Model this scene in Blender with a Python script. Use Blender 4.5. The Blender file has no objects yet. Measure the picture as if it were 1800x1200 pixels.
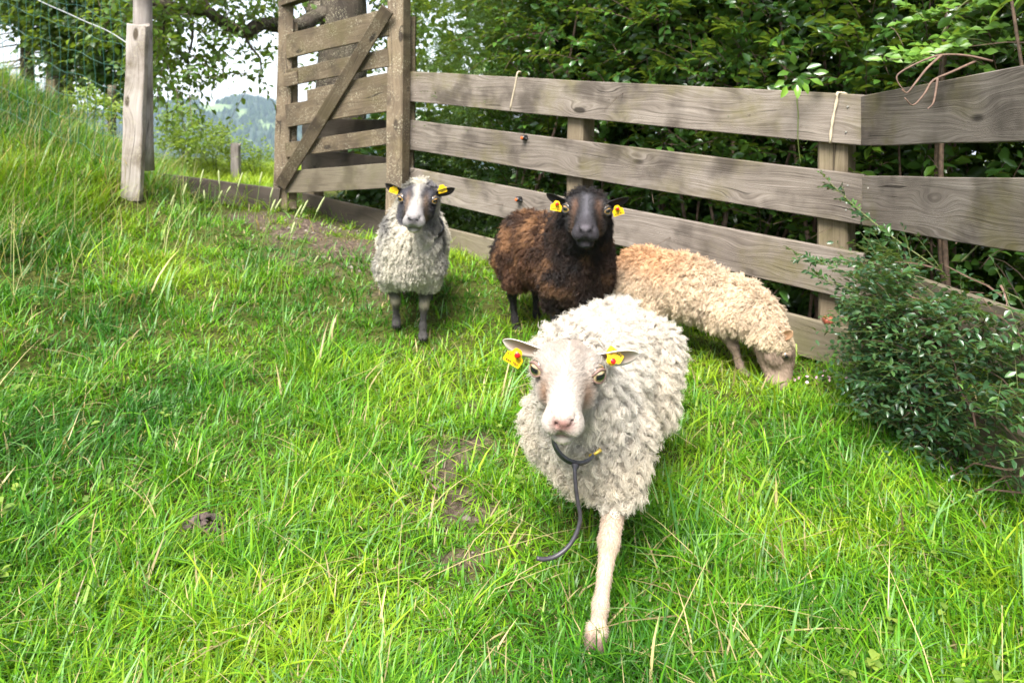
import bpy, math, random
import numpy as np
from mathutils import Vector, Matrix, kdtree

rng = np.random.default_rng(11)
random.seed(11)
scene = bpy.context.scene
COL = scene.collection
PI = math.pi

# ------------------------------------------------------------------ camera, sky, sun, exposure
CAM_H = 1.05                      # crouching photographer, 24 mm lens with the horizon in the upper part of the frame
cam_d = bpy.data.cameras.new('camera')
cam = bpy.data.objects.new('camera', cam_d)
COL.objects.link(cam)
cam.location = (0, 0, CAM_H)
cam.rotation_euler = (PI / 2, 0, 0)
cam_d.lens = 24.0
cam_d.sensor_width = 36.0
cam_d.shift_y = -0.2222
cam_d.clip_start = 0.05
cam_d.clip_end = 9000
cam_d.dof.use_dof = True
cam_d.dof.focus_distance = 1.5
cam_d.dof.aperture_fstop = 5.6
scene.camera = cam

SUN_EL, SUN_AZ = 56.0, 200.0      # azimuth clockwise from +Y: behind the camera, a little to the left
world = bpy.data.worlds.new('World')
scene.world = world
world.use_nodes = True
wn = world.node_tree
for n in list(wn.nodes):
    wn.nodes.remove(n)
w_out = wn.nodes.new('ShaderNodeOutputWorld')
w_bg = wn.nodes.new('ShaderNodeBackground')
w_sky = wn.nodes.new('ShaderNodeTexSky')
w_sky.sky_type = 'NISHITA'
w_sky.sun_disc = False
w_sky.sun_elevation = math.radians(SUN_EL)
w_sky.sun_rotation = math.radians(SUN_AZ)
w_mix = wn.nodes.new('ShaderNodeMix')
w_mix.data_type = 'RGBA'
w_mix.inputs[0].default_value = 0.85          # thin even cloud over most of the blue
w_mix.inputs[7].default_value = (2.35, 2.4, 2.55, 1)
wn.links.new(w_sky.outputs[0], w_mix.inputs[6])
wn.links.new(w_mix.outputs[2], w_bg.inputs[0])
w_bg.inputs[1].default_value = 0.074
wn.links.new(w_bg.outputs[0], w_out.inputs[0])

sun_d = bpy.data.lights.new('sun', 'SUN')
sun_d.energy = 1.5
sun_d.angle = math.radians(32)
sun_d.color = (1.0, 0.965, 0.9)
sun = bpy.data.objects.new('sun', sun_d)
COL.objects.link(sun)
_az, _el = math.radians(SUN_AZ), math.radians(SUN_EL)
_sdir = Vector((math.sin(_az) * math.cos(_el), math.cos(_az) * math.cos(_el), math.sin(_el)))
sun.rotation_euler = _sdir.to_track_quat('Z', 'Y').to_euler()

scene.view_settings.view_transform = 'Standard'
scene.view_settings.look = 'None'
scene.view_settings.gamma = 1.0
scene.view_settings.use_curve_mapping = False
scene.view_settings.exposure = 3.15
scene.render.engine = 'CYCLES'
cy = scene.cycles
cy.max_bounces = 7
cy.diffuse_bounces = 3
cy.glossy_bounces = 2
cy.transmission_bounces = 4
cy.transparent_max_bounces = 6
cy.volume_bounces = 0
cy.caustics_reflective = False
cy.caustics_refractive = False
cy.sample_clamp_indirect = 4.0
cy.use_denoising = True
cy.use_adaptive_sampling = True
cy.adaptive_threshold = 0.012

# ------------------------------------------------------------------ layout helpers
F = 1200.0                        # focal length in photograph pixels


def at(px, py, y):
    """A place in the yard seen at (px, py) of the photograph and y metres in front of the camera."""
    return Vector(((px - 900.0) / F * y, y, CAM_H - (py - 200.0) / F * y))


def tag(o, label=None, cat=None, group=None, kind=None):
    if label: o['label'] = label
    if cat: o['category'] = cat
    if group: o['group'] = group
    if kind: o['kind'] = kind
    return o


def empty(name, loc, label=None, cat=None, group=None):
    o = bpy.data.objects.new(name, None)
    o.empty_display_size = 0.1
    COL.objects.link(o)
    o.location = loc
    return tag(o, label, cat, group)


def mesh_np(name, verts, quads=None, tris=None, mat=None, smooth=False):
    verts = np.asarray(verts, np.float32).reshape(-1, 3)
    me = bpy.data.meshes.new(name)
    me.vertices.add(len(verts))
    me.vertices.foreach_set('co', verts.ravel())
    idx, starts, tot = [], [], 0
    if quads is not None and len(quads):
        q = np.asarray(quads, np.int32).reshape(-1, 4)
        idx.append(q.ravel()); starts.append(np.arange(len(q), dtype=np.int32) * 4); tot += q.size
    if tris is not None and len(tris):
        t = np.asarray(tris, np.int32).reshape(-1, 3)
        idx.append(t.ravel()); starts.append(tot + np.arange(len(t), dtype=np.int32) * 3); tot += t.size
    me.loops.add(tot)
    me.loops.foreach_set('vertex_index', np.concatenate(idx))
    st = np.concatenate(starts)
    me.polygons.add(len(st))
    me.polygons.foreach_set('loop_start', st)
    me.update(calc_edges=True)
    me.polygons.foreach_set('use_smooth', np.full(len(st), bool(smooth)))
    if mat is not None:
        me.materials.append(mat)
    return me


def set_color(me, name, rgb, domain='POINT'):
    a = me.attributes.new(name, 'FLOAT_COLOR', domain)
    c = np.ones((len(rgb), 4), np.float32)
    c[:, :3] = rgb
    a.data.foreach_set('color', c.ravel())


def set_float(me, name, val, domain='POINT'):
    a = me.attributes.new(name, 'FLOAT', domain)
    a.data.foreach_set('value', np.asarray(val, np.float32))


def link(name, me, parent=None, loc=None, rot=None):
    o = bpy.data.objects.new(name, me)
    COL.objects.link(o)
    if parent is not None:
        o.parent = parent
    if loc is not None: o.location = loc
    if rot is not None: o.rotation_euler = rot
    return o


class MB:
    """Collects pieces of one mesh."""
    def __init__(self):
        self.v, self.q, self.t, self.n = [], [], [], 0

    def add(self, v, q=None, t=None):
        v = np.asarray(v, np.float32).reshape(-1, 3)
        if q is not None and len(q): self.q.append(np.asarray(q, np.int32).reshape(-1, 4) + self.n)
        if t is not None and len(t): self.t.append(np.asarray(t, np.int32).reshape(-1, 3) + self.n)
        self.v.append(v); self.n += len(v)
        return self

    def mesh(self, name, mat=None, smooth=False):
        return mesh_np(name, np.concatenate(self.v), np.concatenate(self.q) if self.q else None,
                       np.concatenate(self.t) if self.t else None, mat, smooth)

    def build(self, name, mat=None, parent=None, smooth=False, loc=None):
        return link(name, self.mesh(name, mat, smooth), parent, loc)


def tube(pts, rad, sides=6, caps=True):
    pts = np.asarray([tuple(p) for p in pts], float)
    n = len(pts)
    rad = np.broadcast_to(np.asarray(rad, float), (n,)) if np.ndim(rad) == 0 else np.asarray(rad, float)
    tan = np.gradient(pts, axis=0)
    tan /= np.linalg.norm(tan, axis=1, keepdims=True) + 1e-9
    ref = np.array([0.0, 0, 1]) if abs(tan[0, 2]) < 0.9 else np.array([1.0, 0, 0])
    u = np.cross(tan[0], ref); u /= np.linalg.norm(u)
    V = []
    ang = np.arange(sides) * 2 * PI / sides
    for i in range(n):
        u = u - tan[i] * np.dot(u, tan[i]); u /= np.linalg.norm(u) + 1e-9
        w = np.cross(tan[i], u)
        V.append(pts[i] + rad[i] * (np.cos(ang)[:, None] * u + np.sin(ang)[:, None] * w))
    V = np.concatenate(V)
    a = np.arange(sides); b = (a + 1) % sides
    Q = np.concatenate([np.stack([a + i * sides, b + i * sides, b + (i + 1) * sides, a + (i + 1) * sides], 1) for i in range(n - 1)])
    T = []
    if caps:
        V = np.concatenate([V, pts[:1], pts[-1:]])
        c0, c1 = n * sides, n * sides + 1
        T = np.concatenate([np.stack([b, a, np.full(sides, c0)], 1),
                            np.stack([a + (n - 1) * sides, b + (n - 1) * sides, np.full(sides, c1)], 1)])
    return V, Q, T


def smooth_path(pts, n):
    """Catmull-Rom through the points."""
    p = np.asarray([tuple(q) for q in pts], float)
    p = np.concatenate([2 * p[:1] - p[1:2], p, 2 * p[-1:] - p[-2:-1]])
    t = np.linspace(0, len(p) - 3 - 1e-6, n)
    i = t.astype(int); f = (t - i)[:, None]
    a, b, c, d = p[i], p[i + 1], p[i + 2], p[i + 3]
    return 0.5 * (2 * b + (c - a) * f + (2 * a - 5 * b + 4 * c - d) * f ** 2 + (3 * b - a - 3 * c + d) * f ** 3)


def sstep(a, b, x):
    t = np.clip((np.asarray(x, float) - a) / (b - a), 0, 1)
    return t * t * (3 - 2 * t)


def norm(v):
    return v / (np.linalg.norm(v, axis=-1, keepdims=True) + 1e-9)


_perm = np.random.default_rng(3).random((64, 64, 64)).astype(np.float32)


def vnoise(p, seed=0):
    """Smooth value noise in 0..1 at points p (n,3)."""
    p = np.asarray(p, float) + seed * 17.31
    i = np.floor(p).astype(int); f = p - i
    f = f * f * (3 - 2 * f)
    out = 0
    for dx in (0, 1):
        for dy in (0, 1):
            for dz in (0, 1):
                w = (f[:, 0] if dx else 1 - f[:, 0]) * (f[:, 1] if dy else 1 - f[:, 1]) * (f[:, 2] if dz else 1 - f[:, 2])
                out = out + w * _perm[(i[:, 0] + dx) & 63, (i[:, 1] + dy) & 63, (i[:, 2] + dz) & 63]
    return out


def n2(x, y, s, seed=0):
    x = np.asarray(x, float); y = np.asarray(y, float)
    return vnoise(np.stack([x.ravel() * s, y.ravel() * s, np.full(x.size, 0.37)], 1), seed).reshape(x.shape)


# ------------------------------------------------------------------ material helpers
def new_mat(name):
    m = bpy.data.materials.new(name)
    m.use_nodes = True
    nt = m.node_tree
    for n in list(nt.nodes):
        nt.nodes.remove(n)
    out = nt.nodes.new('ShaderNodeOutputMaterial')
    return m, nt, out


def nd(nt, t, **kw):
    n = nt.nodes.new(t)
    for k, v in kw.items():
        if k.startswith('i_'):
            k = k[2:]
            s = n.inputs[int(k)] if k.isdigit() else n.inputs[k.replace('_', ' ')]
            if isinstance(v, bpy.types.NodeSocket):
                nt.links.new(v, s)
            else:
                s.default_value = v
        else:
            setattr(n, k, v)
    return n


def math_n(nt, op, a, b=0.0, c=0.0):
    n = nd(nt, 'ShaderNodeMath', operation=op, i_0=a, i_1=b, i_2=c)
    return n.outputs[0]


def mixc(nt, f, a, b, blend='MIX'):
    n = nt.nodes.new('ShaderNodeMix')
    n.data_type = 'RGBA'
    n.blend_type = blend
    for k, v in ((0, f), (6, a), (7, b)):
        if isinstance(v, bpy.types.NodeSocket):
            nt.links.new(v, n.inputs[k])
        else:
            n.inputs[k].default_value = v if k == 0 or len(v) == 4 else (*v, 1)
    return n.outputs[2]


def ramp(nt, f, stops):
    n = nt.nodes.new('ShaderNodeValToRGB')
    el = n.color_ramp.elements
    while len(el) < len(stops):
        el.new(0.5)
    for e, (p, c) in zip(el, stops):
        e.position = p
        e.color = (*c, 1) if len(c) == 3 else c
    nt.links.new(f, n.inputs[0])
    return n.outputs[0]


def mrange(nt, v, a, b, c=0.0, d=1.0):
    n = nd(nt, 'ShaderNodeMapRange', i_0=v, i_1=a, i_2=b, i_3=c, i_4=d)
    n.interpolation_type = 'SMOOTHSTEP'
    return n.outputs[0]


def plain(name, color, rough=0.6, metal=0.0, spec=0.5, noise=0.0, nscale=40.0, bump=0.0):
    m, nt, out = new_mat(name)
    b = nd(nt, 'ShaderNodeBsdfPrincipled', i_Roughness=rough, i_Metallic=metal)
    b.inputs['Specular IOR Level'].default_value = spec
    b.inputs['Base Color'].default_value = (*color, 1)
    if noise or bump:
        tc = nd(nt, 'ShaderNodeTexCoord')
        nz = nd(nt, 'ShaderNodeTexNoise', i_Vector=tc.outputs['Object'], i_Scale=nscale, i_Detail=5.0)
        if noise:
            f = mrange(nt, nz.outputs[0], 0.3, 0.7)
            nt.links.new(mixc(nt, f, tuple(c * (1 - noise) for c in color), tuple(min(1, c * (1 + noise)) for c in color)), b.inputs['Base Color'])
        if bump:
            bp = nd(nt, 'ShaderNodeBump', i_Strength=bump, i_Height=nz.outputs[0])
            bp.inputs['Distance'].default_value = 0.004
            nt.links.new(bp.outputs[0], b.inputs['Normal'])
    nt.links.new(b.outputs[0], out.inputs[0])
    return m


def wood_mat(name, light, mid, dark, algae=0.4, algae_col=(0.16, 0.15, 0.05), lichen=0.0, grain=1.0, axis='X'):
    m, nt, out = new_mat(name)
    tc = nd(nt, 'ShaderNodeTexCoord')
    oi = nd(nt, 'ShaderNodeObjectInfo')
    sep = nd(nt, 'ShaderNodeSeparateXYZ', i_0=tc.outputs['Object'])
    X, Z = sep.outputs[0], sep.outputs[2]
    if axis == 'Z': X, Z = Z, X
    Y = sep.outputs[1]
    off = math_n(nt, 'MULTIPLY', oi.outputs['Random'], 37.0)
    xo = math_n(nt, 'ADD', X, off)
    # knots
    kv = nd(nt, 'ShaderNodeCombineXYZ', i_0=math_n(nt, 'MULTIPLY', xo, 2.6), i_1=off, i_2=math_n(nt, 'MULTIPLY', Z, 6.5))
    vor = nd(nt, 'ShaderNodeTexVoronoi', voronoi_dimensions='3D', i_Vector=kv.outputs[0], i_Scale=1.0)
    kd = vor.outputs['Distance']
    near = mrange(nt, kd, 0.0, 0.42, 1.0, 0.0)
    # grain lines bend round the knots
    nz1 = nd(nt, 'ShaderNodeTexNoise', i_Vector=nd(nt, 'ShaderNodeCombineXYZ', i_0=math_n(nt, 'MULTIPLY', xo, 1.3), i_1=off, i_2=math_n(nt, 'MULTIPLY', Z, 7.0)).outputs[0], i_Scale=1.0, i_Detail=2.0)
    zz = math_n(nt, 'ADD', math_n(nt, 'MULTIPLY', Z, 6.0), math_n(nt, 'ADD', math_n(nt, 'MULTIPLY', nz1.outputs[0], 0.95), math_n(nt, 'MULTIPLY', near, 0.30)))
    ring = math_n(nt, 'SINE', math_n(nt, 'MULTIPLY', zz, 46.0))
    ring = math_n(nt, 'ADD', math_n(nt, 'MULTIPLY', ring, 0.5), 0.5)
    fine = nd(nt, 'ShaderNodeTexNoise', i_Vector=nd(nt, 'ShaderNodeCombineXYZ', i_0=math_n(nt, 'MULTIPLY', xo, 3.0), i_1=math_n(nt, 'MULTIPLY', Y, 60.0), i_2=math_n(nt, 'MULTIPLY', zz, 34.0)).outputs[0], i_Scale=1.0, i_Detail=5.0, i_Roughness=0.65)
    big = nd(nt, 'ShaderNodeTexNoise', i_Vector=nd(nt, 'ShaderNodeCombineXYZ', i_0=math_n(nt, 'MULTIPLY', xo, 2.2), i_1=off, i_2=math_n(nt, 'MULTIPLY', Z, 5.0)).outputs[0], i_Scale=1.0, i_Detail=4.0, i_Roughness=0.6)
    f = math_n(nt, 'ADD', math_n(nt, 'MULTIPLY', fine.outputs[0], 0.6), math_n(nt, 'MULTIPLY', big.outputs[0], 0.4))
    c = ramp(nt, f, [(0.30, dark), (0.48, mid), (0.68, light)])
    ringm = math_n(nt, 'MULTIPLY', math_n(nt, 'POWER', ring, 3.0), math_n(nt, 'MULTIPLY', mrange(nt, nz1.outputs[0], 0.35, 0.7), 0.34 * grain))
    c = mixc(nt, ringm, c, tuple(d * 0.7 for d in dark))
    kcore = mrange(nt, kd, 0.075, 0.13, 0.95, 0.0)
    c = mixc(nt, kcore, c, tuple(d * 0.55 for d in dark))
    # algae and stains
    al = nd(nt, 'ShaderNodeTexNoise', i_Vector=tc.outputs['Object'], i_Scale=3.4, i_Detail=5.0, i_Roughness=0.62, noise_dimensions='4D', i_W=off)
    c = mixc(nt, math_n(nt, 'MULTIPLY', mrange(nt, al.outputs[0], 0.46, 0.72), algae), c, algae_col)
    st = nd(nt, 'ShaderNodeTexNoise', i_Vector=tc.outputs['Object'], i_Scale=5.2, i_Detail=3.0, noise_dimensions='4D', i_W=math_n(nt, 'ADD', off, 5.0))
    c = mixc(nt, mrange(nt, st.outputs[0], 0.48, 0.70, 0.0, 0.75), c, tuple(d * 0.9 for d in dark))
    crack = nd(nt, 'ShaderNodeTexNoise', i_Vector=nd(nt, 'ShaderNodeCombineXYZ', i_0=math_n(nt, 'MULTIPLY', xo, 2.4), i_1=math_n(nt, 'MULTIPLY', Y, 8.0), i_2=math_n(nt, 'MULTIPLY', zz, 13.0)).outputs[0], i_Scale=1.0, i_Detail=2.0)
    crk = mrange(nt, crack.outputs[0], 0.66, 0.72, 0.0, 0.75)
    c = mixc(nt, crk, c, tuple(d * 0.4 for d in dark))
    if lichen:
        li = nd(nt, 'ShaderNodeTexNoise', i_Vector=tc.outputs['Object'], i_Scale=95.0, i_Detail=6.0, i_Roughness=0.7)
        lm = nd(nt, 'ShaderNodeTexNoise', i_Vector=tc.outputs['Object'], i_Scale=9.0, i_Detail=3.0)
        c = mixc(nt, math_n(nt, 'MULTIPLY', math_n(nt, 'MULTIPLY', mrange(nt, li.outputs[0], 0.53, 0.62), lichen), mrange(nt, lm.outputs[0], 0.38, 0.58)), c, (0.46, 0.42, 0.30))
    hsv = nd(nt, 'ShaderNodeHueSaturation', i_Color=c, i_Value=math_n(nt, 'ADD', math_n(nt, 'MULTIPLY', oi.outputs['Random'], 0.36), 0.70))
    b = nd(nt, 'ShaderNodeBsdfPrincipled', i_Base_Color=hsv.outputs[0], i_Roughness=0.82)
    b.inputs['Specular IOR Level'].default_value = 0.25
    h = math_n(nt, 'SUBTRACT', fine.outputs[0], math_n(nt, 'ADD', math_n(nt, 'MULTIPLY', ringm, 0.7), math_n(nt, 'ADD', math_n(nt, 'MULTIPLY', kcore, 0.4), crk)))
    bp = nd(nt, 'ShaderNodeBump', i_Strength=0.55, i_Height=h)
    bp.inputs['Distance'].default_value = 0.004
    nt.links.new(bp.outputs[0], b.inputs['Normal'])
    nt.links.new(b.outputs[0], out.inputs[0])
    return m


def leaf_mat(name, dark, mid, light, trans=0.35, rough=0.35, spec=0.5, rnd=0.35):
    m, nt, out = new_mat(name)
    a = nd(nt, 'ShaderNodeAttribute', attribute_name='tone')
    oi = nd(nt, 'ShaderNodeObjectInfo')
    geo = nd(nt, 'ShaderNodeNewGeometry')
    nz = nd(nt, 'ShaderNodeTexNoise', i_Vector=geo.outputs['Position'], i_Scale=3.0, i_Detail=2.0)
    t = math_n(nt, 'ADD', a.outputs['Fac'], math_n(nt, 'MULTIPLY', math_n(nt, 'SUBTRACT', nz.outputs[0], 0.5), 0.7))
    t = math_n(nt, 'ADD', t, math_n(nt, 'MULTIPLY', math_n(nt, 'SUBTRACT', oi.outputs['Random'], 0.5), rnd))
    c = ramp(nt, t, [(0.0, dark), (0.5, mid), (1.0, light)])
    c = mixc(nt, mrange(nt, geo.outputs['Backfacing'], 0, 1, 0, 0.35), c, mid)
    b = nd(nt, 'ShaderNodeBsdfPrincipled', i_Base_Color=c, i_Roughness=rough)
    b.inputs['Specular IOR Level'].default_value = spec
    tr = nd(nt, 'ShaderNodeBsdfTranslucent', i_Color=mixc(nt, 0.5, c, (0.35, 0.45, 0.03), 'MIX'))
    mx = nd(nt, 'ShaderNodeMixShader', i_0=trans, i_1=b.outputs[0], i_2=tr.outputs[0])
    nt.links.new(mx.outputs[0], out.inputs[0])
    return m


def attr_mat(name, attr='Col', rough=0.7, spec=0.2, trans=0.0, gloss_var=0.0):
    m, nt, out = new_mat(name)
    a = nd(nt, 'ShaderNodeAttribute', attribute_name=attr)
    b = nd(nt, 'ShaderNodeBsdfPrincipled', i_Base_Color=a.outputs['Color'], i_Roughness=rough)
    b.inputs['Specular IOR Level'].default_value = spec
    sh = b.outputs[0]
    if trans:
        tr = nd(nt, 'ShaderNodeBsdfTranslucent', i_Color=a.outputs['Color'])
        sh = nd(nt, 'ShaderNodeMixShader', i_0=trans, i_1=sh, i_2=tr.outputs[0]).outputs[0]
    nt.links.new(sh, out.inputs[0])
    return m


M_FENCE = wood_mat('weathered_grey_wood', (0.315, 0.272, 0.232), (0.175, 0.145, 0.120), (0.048, 0.037, 0.029), algae=0.75, algae_col=(0.125, 0.108, 0.036))
M_FENCE_LOW = wood_mat('pale_low_board_wood', (0.24, 0.205, 0.15), (0.18, 0.15, 0.105), (0.10, 0.08, 0.055), algae=0.6, algae_col=(0.125, 0.12, 0.045), grain=0.5)
M_GATE = wood_mat('lichened_gate_wood', (0.21, 0.16, 0.105), (0.125, 0.094, 0.06), (0.055, 0.04, 0.028), algae=0.55, algae_col=(0.07, 0.062, 0.016), lichen=0.5, grain=0.7)
M_KICK = wood_mat('dark_brown_wood', (0.12, 0.095, 0.075), (0.075, 0.06, 0.048), (0.035, 0.027, 0.022), algae=0.3, algae_col=(0.05, 0.05, 0.02), grain=0.6)  # plain dark brown tone for the kick board and boards behind the gate
M_GATE_POST = wood_mat('lichened_post_wood', (0.26, 0.20, 0.13), (0.16, 0.12, 0.08), (0.07, 0.052, 0.038), algae=0.5, algae_col=(0.10, 0.085, 0.025), lichen=0.8, axis='Z')
M_POST = wood_mat('mossy_post_wood', (0.25, 0.20, 0.135), (0.165, 0.13, 0.085), (0.08, 0.058, 0.038), algae=0.6, algae_col=(0.105, 0.095, 0.03), axis='Z', grain=0.5)
M_SLAB = wood_mat('bleached_slab_wood', (0.56, 0.51, 0.475), (0.40, 0.345, 0.31), (0.13, 0.095, 0.06), algae=0.75, algae_col=(0.12, 0.085, 0.04), lichen=0.5, axis='Z', grain=0.6)
M_ROUND = wood_mat('grey_round_post_wood', (0.42, 0.38, 0.36), (0.27, 0.235, 0.22), (0.12, 0.10, 0.09), algae=0.15, axis='Z', grain=0.8)
# ------------------------------------------------------------------ terrain
CTRL = np.array([
    # x, y, z
    (0.15, 1.25, 0.01), (0.9, 1.25, 0.02), (-0.9, 1.25, -0.01), (0.0, 0.6, 0.0), (1.2, 0.6, 0.03), (-1.2, 0.6, 0.05),
    (0.0, 2.0, 0.02), (0.9, 2.0, 0.03), (1.6, 2.0, 0.10), (-0.9, 2.0, 0.03), (-1.45, 2.0, 0.12), (-2.1, 2.6, 0.27), (-2.2, 1.6, 0.30),
    (0.0, 3.0, 0.05), (0.7, 2.8, 0.05), (1.35, 2.6, 0.065), (-0.4, 3.0, 0.06), (-1.0, 3.0, 0.10), (-1.55, 3.1, 0.24),
    (-0.1, 3.93, 0.17), (-0.99, 4.78, 0.235), (-1.15, 4.4, 0.24), (-1.68, 5.0, 0.335), (-0.7, 4.2, 0.20),
    (-2.0, 4.0, 0.37), (-2.33, 4.2, 0.57), (-2.76, 4.3, 0.72), (-2.7, 3.6, 0.49), (-3.4, 4.5, 0.92), (-4.1, 5.5, 1.32), (-3.2, 3.0, 0.66),
    (-2.15, 4.8, 0.38), (-2.55, 5.0, 0.55), (-2.0, 5.8, 0.34), (-2.6, 7.0, 0.22), (-1.6, 7.0, 0.20), (-4.2, 7.5, 0.55), (-5.5, 6.0, 1.45), (-3.2, 6.2, 0.45), (-2.7, 5.6, 0.42), (-5.5, 7.5, 1.1), (-4.6, 3.5, 1.15),
    (0.5, 5.0, -0.1), (2.5, 4.0, -0.2), (2.5, 1.5, 0.0), (0.5, 7.5, -0.4), (3.0, 7.0, -0.4),
])


def _tps(r):
    return r * r * np.log(r + 1e-9)


_A = np.zeros((len(CTRL) + 3,) * 2)
_r = np.linalg.norm(CTRL[:, None, :2] - CTRL[None, :, :2], axis=2)
_A[:len(CTRL), :len(CTRL)] = _tps(_r) + 0.02 * np.eye(len(CTRL))
_A[:len(CTRL), len(CTRL):] = np.column_stack([np.ones(len(CTRL)), CTRL[:, :2]])
_A[len(CTRL):, :len(CTRL)] = _A[:len(CTRL), len(CTRL):].T
_W = np.linalg.solve(_A, np.concatenate([CTRL[:, 2], np.zeros(3)]))


def ground_z(x, y, rough=True):
    x = np.asarray(x, float); y = np.asarray(y, float)
    shp = x.shape
    xf, yf = x.ravel(), y.ravel()
    xc, yc = np.clip(xf, -5.5, 3.0), np.clip(yf, 0.4, 7.5)
    z = np.full(xf.shape, _W[-3]) + _W[-2] * xc + _W[-1] * yc
    for k in range(len(CTRL)):
        z += _W[k] * _tps(np.hypot(xc - CTRL[k, 0], yc - CTRL[k, 1]))
    # beyond the yard the land falls away towards the valley
    far = np.maximum(yf - 7.5, 0)
    z = z - 0.09 * far * sstep(0, 6, far) - 0.02 * far
    z += 0.12 * np.clip(-5.5 - xf, 0, 40) * np.exp(-far / 30)
    # the meadow beyond the gateway slopes down to the valley floor
    cap = 1.03 - 0.083 * yf + 0.45 * np.clip(-0.58 * yf - xf, 0, 30)
    wcap = sstep(6.0, 8.0, yf)
    z = z + wcap * (np.minimum(z, cap) - z)
    z = np.maximum(z, -95)
    if rough:
        near = np.exp(-np.maximum(yf - 8, 0) / 10)
        lump = (n2(xf, yf, 2.3, 1) - 0.5) * 0.05 + (n2(xf, yf, 6.5, 2) - 0.5) * 0.035
        bank = sstep(-0.9, -2.0, xf)
        z += near * lump * (0.7 + 1.3 * bank)
        z += near * bank * (n2(xf, yf, 3.2, 4) - 0.5) * 0.09
    return z.reshape(shp)


def gz(x, y):
    return float(ground_z(np.array([x]), np.array([y]))[0])


# the dug bare ground in front of the gate and the worn spots in the lawn
DIRT = [(-1.0, 4.15, 0.36, 0.42), (-1.35, 4.65, 0.42, 0.40), (-1.85, 4.75, 0.32, 0.20), (-0.66, 3.6, 0.12, 0.30),
        (-0.19, 1.98, 0.12, 0.17), (-0.15, 1.78, 0.08, 0.09), (-0.14, 2.42, 0.14, 0.08), (-0.10, 2.14, 0.07, 0.08), (-0.78, 1.72, 0.07, 0.06), (-0.12, 1.62, 0.05, 0.05)]


def dirt_mask(x, y):
    x = np.asarray(x, float); y = np.asarray(y, float)
    m = np.zeros(x.shape)
    for k, (cx, cy_, rx, ry) in enumerate(DIRT):
        d = np.hypot((x - cx) / rx, (y - cy_) / ry) + (n2(x, y, 8.0, 8) - 0.5) * 1.1 + (n2(x, y, 26.0, 12) - 0.5) * 0.9
        m = np.maximum(m, sstep(1.3, 0.45, d))
    return m


def axis_steps(lo, hi, fine_lo, fine_hi, step):
    mid = np.arange(fine_lo, fine_hi + 1e-6, step)
    g = 1.13
    up, s, v = [], step, fine_hi
    while v < hi:
        s *= g; v += s; up.append(v)
    dn, s, v = [], step, fine_lo
    while v > lo:
        s *= g; v -= s; dn.append(v)
    return np.concatenate([dn[::-1], mid, up])


def soil_mat():
    m, nt, out = new_mat('soil')
    geo = nd(nt, 'ShaderNodeNewGeometry')
    a = nd(nt, 'ShaderNodeAttribute', attribute_name='dirt')
    n1 = nd(nt, 'ShaderNodeTexNoise', i_Vector=geo.outputs['Position'], i_Scale=45.0, i_Detail=8.0, i_Roughness=0.7)
    n0 = nd(nt, 'ShaderNodeTexNoise', i_Vector=geo.outputs['Position'], i_Scale=4.0, i_Detail=5.0)
    dirt = ramp(nt, n1.outputs[0], [(0.32, (0.035, 0.025, 0.02)), (0.55, (0.105, 0.078, 0.06)), (0.72, (0.27, 0.21, 0.16))])
    turf = ramp(nt, n1.outputs[0], [(0.3, (0.03, 0.035, 0.01)), (0.6, (0.08, 0.09, 0.02)), (0.8, (0.16, 0.13, 0.05))])
    cam_far = nd(nt, 'ShaderNodeSeparateXYZ', i_0=geo.outputs['Position'])
    farmask = mrange(nt, cam_far.outputs[1], 7.0, 14.0)
    meadow = ramp(nt, n0.outputs[0], [(0.3, (0.10, 0.17, 0.025)), (0.7, (0.20, 0.27, 0.05))])
    c = mixc(nt, farmask, turf, meadow)
    c = mixc(nt, a.outputs['Fac'], c, dirt)
    b = nd(nt, 'ShaderNodeBsdfPrincipled', i_Base_Color=c, i_Roughness=0.95)
    b.inputs['Specular IOR Level'].default_value = 0.1
    bp = nd(nt, 'ShaderNodeBump', i_Strength=0.8, i_Height=n1.outputs[0])
    bp.inputs['Distance'].default_value = 0.02
    nt.links.new(bp.outputs[0], b.inputs['Normal'])
    nt.links.new(b.outputs[0], out.inputs[0])
    return m


gx = axis_steps(-1500, 900, -4.0, 2.6, 0.06)
gy = axis_steps(-60, 2600, 0.6, 7.6, 0.06)
GX, GY = np.meshgrid(gx, gy, indexing='ij')
GZ = ground_z(GX, GY)
GZ = GZ + (n2(GX, GY, 22.0, 5) - 0.5) * 0.03 * dirt_mask(GX, GY)
nx_, ny_ = GX.shape
ii = np.arange(nx_ * ny_).reshape(nx_, ny_)
gq = np.stack([ii[:-1, :-1], ii[1:, :-1], ii[1:, 1:], ii[:-1, 1:]], -1).reshape(-1, 4)
gme = mesh_np('ground', np.stack([GX, GY, GZ], -1).reshape(-1, 3), gq, None, soil_mat(), True)
set_float(gme, 'dirt', dirt_mask(GX, GY).ravel())
tag(link('ground', gme), kind='structure')

# ------------------------------------------------------------------ far hill with its woods
HY = 1500.0
ridge_px = np.array([-600, 0, 150, 230, 285, 312, 338, 350, 372, 397, 410, 425, 440, 462, 480, 520, 600, 800, 1200])
ridge_py = np.array([232, 214, 205, 196, 188, 183, 179, 188, 189, 187, 180, 174, 173, 177, 186, 192, 200, 215, 235])
hx = np.linspace(-2100, 500, 330)
hyv = np.linspace(900, 2300, 110)
HX, HYY = np.meshgrid(hx, hyv, indexing='ij')


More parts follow.
